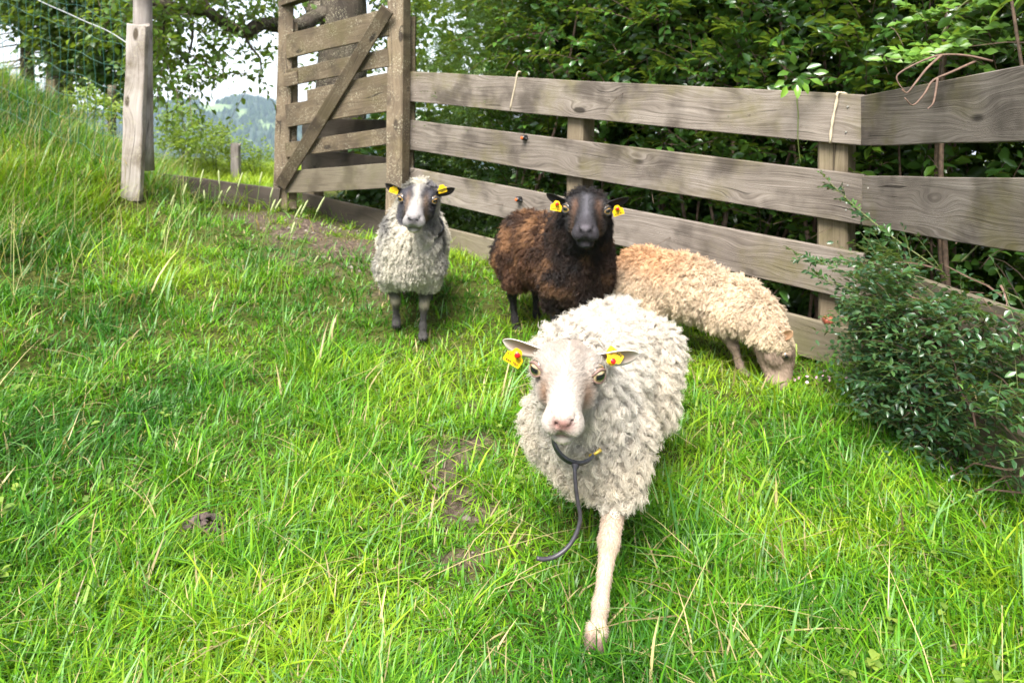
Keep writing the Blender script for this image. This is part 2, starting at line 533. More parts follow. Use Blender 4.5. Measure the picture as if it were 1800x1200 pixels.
def hill_z(x, y):
    px = 900 + x / HY * F
    rz = CAM_H + (200 - np.interp(px, ridge_px, ridge_py)) / F * HY
    t = np.clip((y - 980) / (HY - 980), 0, 2.2)
    s = np.where(t < 1, np.sin(np.clip(t, 0, 1) * PI / 2) ** 1.15, 1 - 0.25 * (t - 1))
    return -110 + (rz + 110) * s + (n2(x, y, 0.012, 9) - 0.5) * 16 * np.clip(1 - np.abs(t - .45) * 2, 0, 1)


def meadow_mask(x, y):
    px = 900 + x / np.maximum(y, 1) * F
    py = 200 - (hill_z(x, y) - CAM_H) / y * F
    m = np.zeros(np.shape(x))
    for cx, cy_, rx, ry in ((378, 190, 29, 7), (360, 186, 16, 5), (425, 199, 9, 9), (470, 223, 12, 6), (458, 214, 6, 4), (436, 250, 6, 4)):
        m = np.maximum(m, (np.hypot((px - cx) / rx, (py - cy_) / ry) < 1).astype(float))
    return m


HZ = hill_z(HX, HYY)
ii = np.arange(HX.size).reshape(HX.shape)
hq = np.stack([ii[:-1, :-1], ii[1:, :-1], ii[1:, 1:], ii[:-1, 1:]], -1).reshape(-1, 4)
m_, nt_, out_ = new_mat('hill_ground')
g_ = nd(nt_, 'ShaderNodeNewGeometry')
nz_ = nd(nt_, 'ShaderNodeTexNoise', i_Vector=g_.outputs['Position'], i_Scale=0.02, i_Detail=4.0)
a_ = nd(nt_, 'ShaderNodeAttribute', attribute_name='meadow')
b_ = nd(nt_, 'ShaderNodeBsdfPrincipled', i_Roughness=0.9, i_Base_Color=mixc(nt_, a_.outputs['Fac'], (0.015, 0.035, 0.015), ramp(nt_, nz_.outputs[0], [(0.35, (0.11, 0.17, 0.05)), (0.65, (0.16, 0.22, 0.07))])))
nt_.links.new(b_.outputs[0], out_.inputs[0])
hme = mesh_np('hill', np.stack([HX, HYY, HZ], -1).reshape(-1, 3), hq, None, m_, True)
set_float(hme, 'meadow', meadow_mask(HX, HYY).ravel())
tag(link('hill', hme), kind='structure')

nt = 16000
tx = rng.uniform(-1500, 150, nt); ty = rng.uniform(985, 1640, nt)
keep = meadow_mask(tx, ty) < 0.5
tx, ty = tx[keep], ty[keep]
tz = hill_z(tx, ty)
th = rng.uniform(7, 13, len(tx)); tr = th * rng.uniform(0.2, 0.36, len(tx))
ang = np.arange(5) * 2 * PI / 5
rings = [np.stack([tx[:, None] + (tr * k)[:, None] * np.cos(ang), ty[:, None] + (tr * k)[:, None] * np.sin(ang), np.broadcast_to((tz + th * h)[:, None], (len(tx), 5))], -1) for k, h in ((1.0, -0.1), (0.75, 0.45))]
top = np.stack([tx, ty, tz + th], -1)[:, None, :]
V = np.concatenate(rings + [top], 1)
base = (np.arange(len(tx)) * 11)[:, None, None]
a = np.arange(5); b = (a + 1) % 5
Q = (base + np.stack([a, b, b + 5, a + 5], 1)[None]).reshape(-1, 4)
T = (base + np.stack([a + 5, b + 5, np.full(5, 10)], 1)[None]).reshape(-1, 3)
fm = leaf_mat('far_wood', (0.014, 0.03, 0.016), (0.025, 0.05, 0.02), (0.06, 0.09, 0.03), trans=0.0, rough=0.9, spec=0.05)
me = mesh_np('wood', V.reshape(-1, 3), Q, T, fm)
set_float(me, 'tone', np.repeat(rng.random(len(tx)), 11))
tag(link('wood', me), 'blue green conifer wood covering the distant hill', 'wood', kind='stuff')
# ------------------------------------------------------------------ valley haze
hz_m, hz_nt, hz_out = new_mat('haze')
hv = hz_nt.nodes.new('ShaderNodeVolumePrincipled')
hv.inputs['Color'].default_value = (0.62, 0.78, 1.0, 1)
hv.inputs['Density'].default_value = 0.00018
hv.inputs['Anisotropy'].default_value = 0.0
hz_nt.links.new(hv.outputs[0], hz_out.inputs['Volume'])
_x0, _x1, _y0, _y1, _z0, _z1 = -2300, 1100, -150, 2700, -260, 60
HVV = [(x, y, z) for x in (_x0, _x1) for y in (_y0, _y1) for z in (_z0, _z1)]
HF = [(0, 1, 3, 2), (4, 6, 7, 5), (0, 4, 5, 1), (2, 3, 7, 6), (0, 2, 6, 4), (1, 5, 7, 3)]
tag(link('haze', mesh_np('haze', HVV, HF, None, hz_m)), kind='stuff')
# ------------------------------------------------------------------ boards, fence, gate
def board(name, p0, p1, h, t=0.024, mat=None, parent=None, seg=7, seed=0, face_dir=None, warp=0.004, origin=None):
    """A sawn plank from p0 to p1 (bottom edge, front face), local X along it, local Z up, thickness away from the viewer."""
    r = np.random.default_rng(seed)
    p0, p1 = Vector(p0), Vector(p1)
    ax = (p1 - p0); L = ax.length; ax.normalize()
    up = Vector((0, 0, 1)); up = (up - ax * up.dot(ax)).normalized()
    nrm = up.cross(ax)
    if face_dir is not None:
        up2 = Vector(face_dir); up = (up2 - ax * up2.dot(ax)).normalized(); nrm = up.cross(ax)
    b = 0.003
    prof = np.array([(0, b), (b, 0), (t - b, 0), (t, b), (t, h - b), (t - b, h), (b, h), (0, h - b)])
    V, n = [], 8
    ph = r.random(3) * 6
    for i in range(seg + 1):
        x = L * i / seg
        bow = warp * math.sin(ph[0] + 3.0 * i / seg)
        dz0, dz1 = r.normal(0, 0.0014, 2)
        for (yy, zz) in prof:
            V.append((x, yy + bow, zz + (dz1 if zz > h / 2 else dz0)))
    a = np.arange(n); c = (a + 1) % n
    Q = np.concatenate([np.stack([a + i * n, a + (i + 1) * n, c + (i + 1) * n, c + i * n], 1) for i in range(seg)])
    T = []
    for base, flip in ((0, False), (seg * n, True)):
        for k in range(1, n - 1):
            T.append((base, base + k, base + k + 1) if not flip else (base, base + k + 1, base + k))
    me = mesh_np(name, V, Q, T, mat)
    o = link(name, me, parent)
    # local Y points away from the viewer
    y = nrm if nrm.y > 0 or (abs(nrm.y) < 0.25 and nrm.x > 0) else -nrm
    M = Matrix(((ax.x, y.x, up.x, p0.x), (ax.y, y.y, up.y, p0.y), (ax.z, y.z, up.z, p0.z), (0, 0, 0, 1)))
    if ax.cross(y).dot(up) < 0:
        me.flip_normals()
    if parent is not None:
        M = Matrix.Translation(-Vector(parent.location)) @ M
    o.matrix_local = M
    return o


def post(name, foot, top, w, d, mat, label=None, cat=None, group=None, parent=None, rnd=0, seed=0, yaw=0.0, jag=0.0):
    """A squared (rnd=0) or round post between foot and top."""
    r = np.random.default_rng(seed)
    foot, top = Vector(foot), Vector(top)
    H = (top - foot).length
    seg = 8
    if rnd:
        a = np.arange(12) * 2 * PI / 12
        prof = np.stack([np.cos(a) * w / 2, np.sin(a) * d / 2], 1)
    else:
        e = min(w, d) * 0.08
        prof = np.array([(-w / 2 + e, -d / 2), (w / 2 - e, -d / 2), (w / 2, -d / 2 + e), (w / 2, d / 2 - e), (w / 2 - e, d / 2), (-w / 2 + e, d / 2), (-w / 2, d / 2 - e), (-w / 2, -d / 2 + e)])
    n = len(prof)
    V = []
    for i in range(seg + 1):
        k = 1 + r.normal(0, 0.012)
        off = r.normal(0, 0.002, 2)
        for j, (x, y) in enumerate(prof):
            zz = H * i / seg + (r.normal(0, jag) if i == seg else 0)
            V.append((x * k + off[0], y * k + off[1], zz))
    a = np.arange(n); c = (a + 1) % n
    Q = np.concatenate([np.stack([a + i * n, c + i * n, c + (i + 1) * n, a + (i + 1) * n], 1) for i in range(seg)])
    V.append((0, 0, 0)); V.append((0, 0, H))
    T = np.concatenate([np.stack([c, a, np.full(n, (seg + 1) * n)], 1), np.stack([a + seg * n, c + seg * n, np.full(n, (seg + 1) * n + 1)], 1)])
    me = mesh_np(name, V, Q, T, mat, bool(rnd))
    o = link(name, me, parent)
    z = (top - foot).normalized()
    x = Vector((math.cos(yaw), math.sin(yaw), 0)); x = (x - z * x.dot(z)).normalized()
    y = z.cross(x)
    M = Matrix(((x.x, y.x, z.x, foot.x), (x.y, y.y, z.y, foot.y), (x.z, y.z, z.z, foot.z), (0, 0, 0, 1)))
    if parent is not None:
        M = Matrix.Translation(-Vector(parent.location)) @ M
    o.matrix_local = M
    return tag(o, label, cat, group)


# long fence: face line from the corner to the gate post and on behind the gate
FC = Vector((1.327, 2.60, 0)); FG = Vector((-0.694, 4.50, 0))
FD = (FG - FC); FLEN = FD.length; FD.normalize()
FN = Vector((FD.y, -FD.x, 0))                 # pointing away from the viewer
if FN.y < 0: FN = -FN
FANG = math.atan2(-FD.y, -FD.x)


def fp(s, z, d=0.0):
    v = FC + FD * s + FN * d
    return Vector((v.x, v.y, z))


M_STEEL = plain('zinc_screw', (0.55, 0.52, 0.47), 0.4, 0.8)
screw_me = MB().add(*tube([(0, 0.001, 0), (0, -0.003, 0)], [0.0042, 0.0034], 6)).mesh('screw', M_STEEL)


def screws(parent_board, xs, h, n=2):
    for x in xs:
        for k in range(n):
            o = link('screw', screw_me, parent_board)
            o.location = (x, 0.0, h * (0.25 + 0.5 * k / max(1, n - 1)))


long_fence = empty('board_fence', (0.3, 3.56, 0.1), 'long weathered grey board fence behind the sheep, from gate to corner post', 'fence')
B_LONG = [(1.132, 1.331, 0.927, 1.119), (0.818, 1.020, 0.628, 0.807), (0.510, 0.712, 0.335, 0.4975), (0.205, 0.375, 0.062, 0.204)]
for k, (lb, lt, rb, rt) in enumerate(B_LONG):
    h = ((lt - lb) + (rt - rb)) / 2
    bo = board('board', fp(FLEN - 0.012, lb), fp(0.0, rb), h, 0.026, M_FENCE if k < 3 else M_FENCE_LOW, long_fence, seed=k, seg=8)
    screws(bo, [FLEN - 0.06, FLEN - 1.42, 0.08], h)
# the stretch behind the opened gate, shorter weathered boards
for k, (z1, z0, h) in enumerate([(0.86, 0.845, 0.16), (0.60, 0.565, 0.18), (0.245, 0.205, 0.175)]):
    board('board', fp(FLEN + 1.34, z1), fp(FLEN + 0.09, z0), h, 0.026, M_KICK, long_fence, seed=20 + k, seg=4)
post('fence_post', fp(1.42, -0.1, 0.086), fp(1.40, 1.08, 0.086), 0.105, 0.11, M_POST, parent=long_fence, seed=3, yaw=FANG)
post('fence_post', fp(FLEN + 1.28, 0.1, 0.09), fp(FLEN + 1.28, 1.2, 0.09), 0.10, 0.10, M_POST, parent=long_fence, seed=4, yaw=FANG)

right_fence = empty('board_fence', (1.33, 2.1, 0.1), 'short board fence at the right edge leading from the corner post towards the camera', 'fence')
RC0 = Vector((1.333, 2.597, 0)); RC1 = Vector((1.272, 1.15, 0))
RANG = math.atan2(RC1.y - RC0.y, RC1.x - RC0.x)
for k, (z0, z1, h) in enumerate([(0.927, 1.016, 0.192), (0.625, 0.745, 0.19), (0.33, 0.40, 0.17), (0.05, 0.10, 0.155)]):
    bo = board('board', (RC0.x, RC0.y, z0), (RC1.x, RC1.y, z1), h, 0.026, M_FENCE if k < 2 else M_FENCE_LOW, right_fence, seed=40 + k, seg=6)
    screws(bo, [0.06, 1.35], h)
post('fence_post', (1.40, 1.22, -0.05), (1.40, 1.22, 1.2), 0.1, 0.1, M_POST, parent=right_fence, seed=6, yaw=RANG)

post('corner_post', fp(0.115, -0.1, 0.088), fp(0.11, 1.09, 0.088), 0.115, 0.115, M_POST,
     'mossy brown squared post carrying both board fences at the corner', 'post', seed=7, yaw=FANG)

# gate post and gate
post('gate_post', at(697, 480, 4.44), at(703, -150, 4.44), 0.118, 0.11, M_GATE_POST,
     'tall lichen covered post beside the gate, where the long fence begins', 'post', seed=8, yaw=FANG * 0.5)
post('gate_post_stake', at(722, 420, 4.53), at(727, 30, 4.53), 0.035, 0.05, M_GATE,
     'narrow weathered batten standing against the gate post on its hedge side', 'batten', seed=9)

gate = empty('wooden_gate', at(590, 380, 4.7), 'opened brown plank gate with one diagonal brace and lichen specks', 'gate')
YL, YR = 5.0, 4.40
GB = [  # left px, right px, left top/bottom, right top/bottom
    (503, 684, 61, 103, 14, 63),
    (500, 684, 119, 152, 90, 117),
    (541, 684, 160, 179, 125, 150),
    (504, 684, 186, 224, 148, 195),
    (503, 684, 251, 277, 224, 253),
    (502, 684, 304, 340, 283, 331),
]


def gy_(px):      # depth on the gate plane for a picture column
    k = (px - 500.0) / (684.0 - 500.0)
    return 1.0 / ((1 - k) / YL + k / YR)


for k, (xl, xr, lt, lb, rt, rb) in enumerate(GB):
    pl, pr = at(xl, lb, gy_(xl)), at(xr, rb, gy_(xr))
    h = ((lb - lt) / F * gy_(xl) + (rb - rt) / F * gy_(xr)) / 2
    board('board', pl, pr, h, 0.024, M_GATE if k < 5 else M_FENCE_LOW, gate, seed=60 + k, seg=5)
board('short_batten', at(501, 153, 4.955), at(524, 148, 4.9), 0.095, 0.024, M_GATE, gate, seed=70, seg=2)
pb0, pb1 = at(500, 334, 4.955), at(690, 24, 4.345)
bax = (pb1 - pb0).normalized()
board('brace', pb0, pb1, 0.088, 0.024, M_GATE, gate, seed=71, seg=6, face_dir=(-bax.z, 0, bax.x))
post('stile', at(492, 384, 5.02), at(504, 12, 5.02), 0.105, 0.06, M_GATE_POST, parent=gate, seed=72, yaw=0.3)
post('stile', at(514, 366, 5.06), at(517, 40, 5.06), 0.06, 0.05, M_GATE, parent=gate, seed=73, yaw=0.3)
board('top_rail', at(490, 12, 4.99), at(700, -62, 4.42), 0.045, 0.09, M_GATE, gate, seed=74, seg=4)

# kick board across the gateway
kb = board('kick_board', at(275, 344, 4.97), at(487, 372, 4.96), 0.165, 0.03, M_KICK, None, seed=80, seg=5)
tag(kb, 'low brown board on edge in the gateway, left of the gate', 'board')

# left posts
sl = post('split_post', at(231, 352, 4.15), at(243, 44, 4.15), 0.112, 0.055, M_SLAB,
          'bleached split wood slab nailed against the taller grey post on the bank', 'post', seed=81, yaw=0.1, jag=0.012)
post('round_post', at(254, 300, 4.26), at(249, -160, 4.26), 0.108, 0.108, M_ROUND,
     'tall grey round post rising out of the picture behind the bleached slab', 'post', seed=82, rnd=1)
post('meadow_stake', at(415, 332, 8.0), at(414, 253, 8.0), 0.095, 0.08, M_ROUND,
     'weathered split stake standing in the meadow beyond the gateway', 'post', seed=83, jag=0.02)
post('dark_stump', at(92, 215, 6.6), at(94, 140, 6.6), 0.085, 0.08, M_GATE,
     'dark cut off stake in the long grass at the far left', 'post', seed=84)

# green wire mesh strung from the left post up the bank
M_WIRE = plain('green_plastic_wire', (0.015, 0.085, 0.06), 0.5)
M_ZINC = plain('galvanised_wire', (0.5, 0.5, 0.5), 0.4, 0.6)
wf = empty('wire_mesh_fence', (-2.9, 4.6, 1.0), 'green plastic coated wire mesh strung up the bank left of the posts', 'fence')
WA, WB = Vector((-2.36, 4.2, 0)), Vector((-4.3, 4.9, 0))


def wp(s, v):
    p = WA.lerp(WB, s)
    g = ground_z(np.array([p.x]), np.array([p.y]), False)[0]
    return Vector((p.x + 0.012 * math.sin(v * 9 + s * 31), p.y, max(g, 0.55 + s * 0.55) + 0.12 + v + 0.012 * math.sin(s * 40)))


for k in range(27):
    s = 0.02 + k * 0.0375
    pts = [wp(s + 0.012 * v, v) for v in np.linspace(0.0, 1.35, 9)]
    MB().add(*tube([p - Vector(wf.location) for p in pts], 0.0016, 4)).build('wire', M_WIRE, wf)
for k in range(10):
    pts = [wp(s, 0.02 + 0.145 * k) for s in np.linspace(0, 1, 28)]
    MB().add(*tube([p - Vector(wf.location) for p in pts], 0.0012, 4)).build('wire', M_WIRE, wf)
cord = [at(228, 79, 4.15), at(190, 55, 4.3), at(150, 38, 4.5), at(115, 22, 4.65), at(70, 2, 4.8), at(10, -30, 5.0)]
tag(MB().add(*tube(smooth_path(cord, 30), 0.0032, 5)).build('tension_wire', M_ZINC), 'slack pale wire tied to the bleached slab', 'wire')

# insulators and cords on the long fence
M_BLK = plain('black_plastic', (0.012, 0.012, 0.013), 0.35)
M_ORG = plain('orange_plastic', (0.75, 0.12, 0.02), 0.4)
M_CORDC = plain('pale_twine', (0.50, 0.42, 0.30), 0.9, noise=0.25, nscale=300)


def on_fence(px, py, d=-0.006):
    # where a picture column meets the long fence face
    k = (px - 900) / F
    s = (FC.x - k * FC.y) / (k * FD.y - FD.x)
    v = FC + FD * s + FN * d
    return Vector((v.x, v.y, CAM_H - (py - 200) / F * v.y))


def insulator(px, py, label):
    p = on_fence(px, py, -0.001)
    e = empty('fence_insulator', p, label, 'insulator', 'screw-in fence insulators')
    n = -FN
    mb = MB().add(*tube([n * 0.0, n * 0.018, n * 0.03, n * 0.034], [0.017, 0.017, 0.013, 0.008], 10))
    mb.build('insulator_body', M_BLK, e, True)
    MB().add(*tube([n * 0.03, n * 0.037, n * 0.038], [0.0078, 0.0078, 0.004], 10)).build('orange_insert', M_ORG, e, True)
    t = -FD
    MB().add(*tube([n * 0.02, n * 0.022 + t * 0.022 + Vector((0, 0, -0.004)), n * 0.014 + t * 0.032 + Vector((0, 0, -0.008))], [0.004, 0.004, 0.003], 5)).build('hook', M_BLK, e, True)


insulator(925, 242, 'black insulator with orange centre on the second board from the top')
insulator(915, 350, 'black insulator with orange centre on the third board, beside the dark brown sheep')


c1 = [on_fence(912, 127, 0.02), on_fence(911, 128), on_fence(907, 150), on_fence(902, 172), on_fence(898, 192)]
tag(MB().add(*tube(smooth_path(c1, 14), 0.0042, 6)).build('tied_twine', M_CORDC, None, True), 'pale twine hanging down over the top board near the gate', 'twine')
c2 = [on_fence(1484, 166, 0.03), on_fence(1474, 163), on_fence(1472, 176), on_fence(1466, 205), on_fence(1462, 230), on_fence(1460, 252)]
tag(MB().add(*tube(smooth_path(c2, 16), [0.005 + 0.0016 * math.sin(i * 2.1) for i in range(16)], 6)).build('tied_twine', M_CORDC, None, True), 'knotted pale cord over the top board just left of the corner', 'twine')
c3 = [on_fence(1402, 160, 0.03), on_fence(1404, 170, -0.02), on_fence(1405, 200, -0.012), on_fence(1404, 235, -0.01), on_fence(1404, 262, 0.0), on_fence(1406, 288, 0.01)]
M_VINE = plain('green_vine_stem', (0.11, 0.15, 0.03), 0.7)
# ------------------------------------------------------------------ sheep: one continuous body grown from a distance field
def surface_nets(V, xs, ys, zs):
    """Mesh of V=0 (negative inside) on a rectilinear grid."""
    nx, ny, nz = V.shape
    ins = V < 0
    off = [(i, j, k) for i in (0, 1) for j in (0, 1) for k in (0, 1)]
    cnt = np.zeros((nx - 1, ny - 1, nz - 1), np.int8)
    for i, j, k in off:
        cnt += ins[i:nx - 1 + i, j:ny - 1 + j, k:nz - 1 + k]
    act = (cnt > 0) & (cnt < 8)
    I, J, K = np.nonzero(act)
    idm = np.full(act.shape, -1, np.int32)
    idm[I, J, K] = np.arange(len(I))
    val = {o: V[I + o[0], J + o[1], K + o[2]] for o in off}
    P = np.zeros((len(I), 3)); C = np.zeros(len(I))
    for a in off:
        for ax in range(3):
            if a[ax]: continue
            b = list(a); b[ax] = 1; b = tuple(b)
            va, vb = val[a], val[b]
            m = (va < 0) != (vb < 0)
            t = np.where(m, va / (va - vb + 1e-12), 0)
            for d in range(3):
                P[:, d] += np.where(m, a[d] + (t if d == ax else 0), 0)
            C += m
    P /= C[:, None]
    X = xs[I] + P[:, 0] * (xs[1] - xs[0]); Y = ys[J] + P[:, 1] * (ys[1] - ys[0]); Z = zs[K] + P[:, 2] * (zs[1] - zs[0])
    Q = []
    # x edges
    m = ins[:-1, 1:-1, 1:-1] != ins[1:, 1:-1, 1:-1]
    i, j, k = np.nonzero(m); f = ins[:-1, 1:-1, 1:-1][m]
    q = np.stack([idm[i, j, k], idm[i, j + 1, k], idm[i, j + 1, k + 1], idm[i, j, k + 1]], 1); q[~f] = q[~f][:, ::-1]; Q.append(q)
    m = ins[1:-1, :-1, 1:-1] != ins[1:-1, 1:, 1:-1]
    i, j, k = np.nonzero(m); f = ins[1:-1, :-1, 1:-1][m]
    q = np.stack([idm[i, j, k], idm[i, j, k + 1], idm[i + 1, j, k + 1], idm[i + 1, j, k]], 1); q[~f] = q[~f][:, ::-1]; Q.append(q)
    m = ins[1:-1, 1:-1, :-1] != ins[1:-1, 1:-1, 1:]
    i, j, k = np.nonzero(m); f = ins[1:-1, 1:-1, :-1][m]
    q = np.stack([idm[i, j, k], idm[i + 1, j, k], idm[i + 1, j + 1, k], idm[i, j + 1, k]], 1); q[~f] = q[~f][:, ::-1]; Q.append(q)
    return np.stack([X, Y, Z], 1), np.concatenate(Q)


def smin(a, b, k):
    h = np.clip(0.5 + 0.5 * (b - a) / k, 0, 1)
    return b + (a - b) * h - k * h * (1 - h)


def smax(a, b, k):
    return -smin(-a, -b, k)


def rcone(P, a, b, ra, rb, sc=None):
    a = np.asarray(a, np.float32); b = np.asarray(b, np.float32)
    d = b - a
    q = P - a
    t = np.clip((q @ d) / (d @ d), 0, 1)[..., None]
    w = q - t * d
    if sc is not None: w = w / np.asarray(sc, np.float32)
    return np.sqrt((w * w).sum(-1)) - (ra + (rb - ra) * t[..., 0])


def ellip(P, c, r):
    q = (P - np.asarray(c, np.float32)) / np.asarray(r, np.float32)
    n = np.sqrt((q * q).sum(-1))
    return (n - 1) * min(r) * (0.5 + 0.5 * np.clip(n, 0, 2))


def head_sdf(H, wool_top=0.0):
    """H: points in head axes (x along the nose, y to the animal's left, z up), metres, unscaled."""
    d = ellip(H, (0.048, 0, -0.016), (0.078, 0.058, 0.050))                      # cranium
    d = smin(d, ellip(H, (0.024, 0, -0.006), (0.050, 0.050, 0.040)), 0.03)       # poll
    d = smin(d, rcone(H, (0.075, 0, 0.004), (0.185, 0, -0.020), 0.047, 0.031, (1, 0.94, 1)), 0.022)  # nose bridge
    d = smin(d, rcone(H, (0.035, 0, -0.058), (0.165, 0, -0.060), 0.046, 0.021, (1, 0.90, 1)), 0.03)   # jaw
    for s in (-1, 1):
        d = smin(d, ellip(H, (0.074, 0.048 * s, 0.013), (0.030, 0.017, 0.021)), 0.014)   # brow
        d = smin(d, ellip(H, (0.070, 0.042 * s, -0.040), (0.045, 0.018, 0.034)), 0.022)  # cheek
        d = smin(d, ellip(H, (0.192, 0.0200 * s, -0.036), (0.027, 0.0205, 0.0225)), 0.012)   # upper lip halves
    d = smin(d, ellip(H, (0.197, 0, -0.019), (0.024, 0.025, 0.019)), 0.012)           # nose pad
    chin = ellip(H, (0.176, 0, -0.067), (0.032, 0.026, 0.0165))
    d = smin(d, chin, 0.009)
    # mouth line, philtrum, nostrils, eye sockets
    for s in (-1, 1):
        d = smax(d, -rcone(H, (0.221, 0.000, -0.0535), (0.186, 0.031 * s, -0.0565), 0.0042, 0.0046), 0.004)
        d = smax(d, -rcone(H, (0.186, 0.031 * s, -0.0565), (0.140, 0.046 * s, -0.051), 0.0036, 0.001), 0.004)
        d = smax(d, -rcone(H, (0.2225, 0.0045 * s, -0.0275), (0.205, 0.0205 * s, -0.0125), 0.0030, 0.0044), 0.004)
        d = smax(d, -ellip(H, (0.090, 0.062 * s, 0.004), (0.0175, 0.0165, 0.0140)), 0.005)
        d = smax(d, -rcone(H, (0.098, 0.058 * s, -0.006), (0.108, 0.052 * s, -0.014), 0.005, 0.0025), 0.006)    # tear line
    d = smax(d, -rcone(H, (0.2225, 0, -0.0285), (0.2225, 0, -0.052), 0.0016, 0.0024), 0.003)
    return d


def rotm(u, v_hint):
    """Columns: forward u, left v, up w."""
    u = Vector(u).normalized()
    v = Vector(v_hint); v = (v - u * v.dot(u)).normalized()
    w = u.cross(v)
    return np.array([[u.x, v.x, w.x], [u.y, v.y, w.y], [u.z, v.z, w.z]])


M_FUR = attr_mat('short_fur_skin', 'Col', 0.85, 0.15)
M_EYE_DARK = plain('eye_pupil', (0.004, 0.005, 0.008), 0.08)
M_TAG = plain('yellow_tag_plastic', (0.75, 0.47, 0.005), 0.38)
M_TAGR = plain('red_tag_rivet', (0.62, 0.01, 0.012), 0.3)
M_INK = plain('black_print', (0.015, 0.013, 0.01), 0.6)
M_STRAP = plain('black_strap', (0.016, 0.017, 0.020), 0.5, noise=0.3, nscale=120, bump=0.2)
M_LEAD = plain('dark_rubber_lead', (0.035, 0.030, 0.036), 0.45, noise=0.25, nscale=90)
M_BRASS = plain('brass_buckle', (0.55, 0.38, 0.06), 0.35, 0.6)
M_HOOF = plain('hoof_horn', (0.075, 0.05, 0.04), 0.5)


def iris_mat(name, inner, outer):
    m, nt, out = new_mat(name)
    a = nd(nt, 'ShaderNodeAttribute', attribute_name='Col')
    b = nd(nt, 'ShaderNodeBsdfPrincipled', i_Base_Color=a.outputs['Color'], i_Roughness=0.06)
    b.inputs['Specular IOR Level'].default_value = 0.6
    b.inputs['Coat Weight'].default_value = 0.6
    b.inputs['Coat Roughness'].default_value = 0.03
    nt.links.new(b.outputs[0], out.inputs[0])
    return m


eye_r = {'sheep': 0.0172}
M_IRIS = iris_mat('sheep_iris', None, None)


def eye_mesh(iris, white=(0.25, 0.19, 0.13)):
    """Eyeball looking along +X with a horizontal slit pupil along Z-flat (pupil axis = local Y)."""
    nu, nv = 26, 20
    V, C = [], []
    for i in range(nv + 1):
        th = PI * 0.62 * (i / nv) ** 0.9
        for j in range(nu):
            ph = 2 * PI * j / nu
            r = 1.0 + 0.055 * math.exp(-(th / 0.55) ** 2)
            x, y, z = r * math.cos(th), r * math.sin(th) * math.cos(ph), r * math.sin(th) * math.sin(ph)
            V.append((x, y, z))
            ay, az = abs(y) / 0.58, abs(z) / 0.30
            pup = max(ay, az) * 0.6 + math.hypot(ay, az) * 0.4
            rr = math.hypot(y, z)
            if rr < 0.82:
                k = sstep(0.9, 1.25, pup)
                c = np.array([0.005, 0.006, 0.010]) * (1 - k) + np.array(iris) * (0.75 + 0.4 * (rr / 0.8)) * k
                e = sstep(0.70, 0.82, rr)
                c = c * (1 - e) + np.array([0.03, 0.02, 0.014]) * e
            else:
                e = sstep(0.84, 0.93, rr) if math.cos(th) > 0 else 1
                c = np.array([0.03, 0.02, 0.014]) * (1 - e) + np.array(white) * e
            C.append(c)
    Q = []
    for i in range(nv):
        for j in range(nu):
            a, b = i * nu + j, i * nu + (j + 1) % nu
            Q.append((a, a + nu, b + nu, b))
    me = mesh_np('eye', V, Q, None, M_IRIS, True)
    set_color(me, 'Col', np.array(C))
    return me


def ear_mesh(length, width, fold, mat_in, mat_out, tip=0.0):
    """Leaf-shaped cupped ear: local X outwards to the tip, Y across, Z the hollow side's normal."""
    nu, nv = 14, 8
    top, bot = [], []
    for i in range(nu + 1):
        t = i / nu
        w = width * (0.42 + 1.25 * t - 0.25 * t * t) * (1 - t ** 3.2) ** 0.75 * 0.82
        w = max(w, 0.0008)
        for j in range(nv + 1):
            s = j / nv * 2 - 1
            cup = fold * w * (s * s) * (1 - 0.45 * t)
            x = length * t
            y = s * w * (1 - 0.15 * fold * (1 - t))
            z = cup + tip * t * t * length
            th = 0.0045 * (1 - 0.6 * t) * (1 - abs(s) ** 3 * 0.8) + 0.0008
            top.append((x, y, z)); bot.append((x, y, z - th))
    n = nv + 1
    V = top + bot
    off = len(top)
    Q = []
    for i in range(nu):
        for j in range(nv):
            a = i * n + j
            Q.append((a, a + n, a + n + 1, a + 1))
            Q.append((off + a, off + a + 1, off + a + n + 1, off + a + n))
    for i in range(nu):
        for j in (0, nv):
            a = i * n + j
            q = (a, a + off, a + off + n, a + n)
            Q.append(q if j == 0 else q[::-1])
    for j in range(nv):
        a = nu * n + j
        Q.append((a, a + off, a + off + 1, a + 1))
    me = mesh_np('ear', V, Q, None, None, True)
    C = np.zeros((len(V), 3), np.float32)
    for k in range(len(V)):
        i, j = divmod(k % off, n)
        edge = max(abs(j / nv * 2 - 1) ** 2.2, (i / nu) ** 5)
        inn = np.array(mat_in) * (1 - edge) + np.array(mat_out) * edge
        C[k] = inn if k < off else np.array(mat_out)
    set_color(me, 'Col', C)
    me.materials.append(M_FUR)
    return me


def curves_object(name, pts, counts, radii, colors, mat, parent):
    """pts (n,k,3) strands as a curves object."""
    n, k, _ = pts.shape
    cd = bpy.data.hair_curves.new(name)
    cd.add_curves([k] * n)
    cd.attributes['position'].data.foreach_set('vector', pts.astype(np.float32).ravel())
    ra = cd.attributes.new('radius', 'FLOAT', 'POINT')
    ra.data.foreach_set('value', radii.astype(np.float32).ravel())
    ca = cd.attributes.new('Col', 'FLOAT_COLOR', 'CURVE')
    c = np.ones((n, 4), np.float32); c[:, :3] = colors
    ca.data.foreach_set('color', c.ravel())
    cd.materials.append(mat)
    o = link(name, cd, parent)
    return o


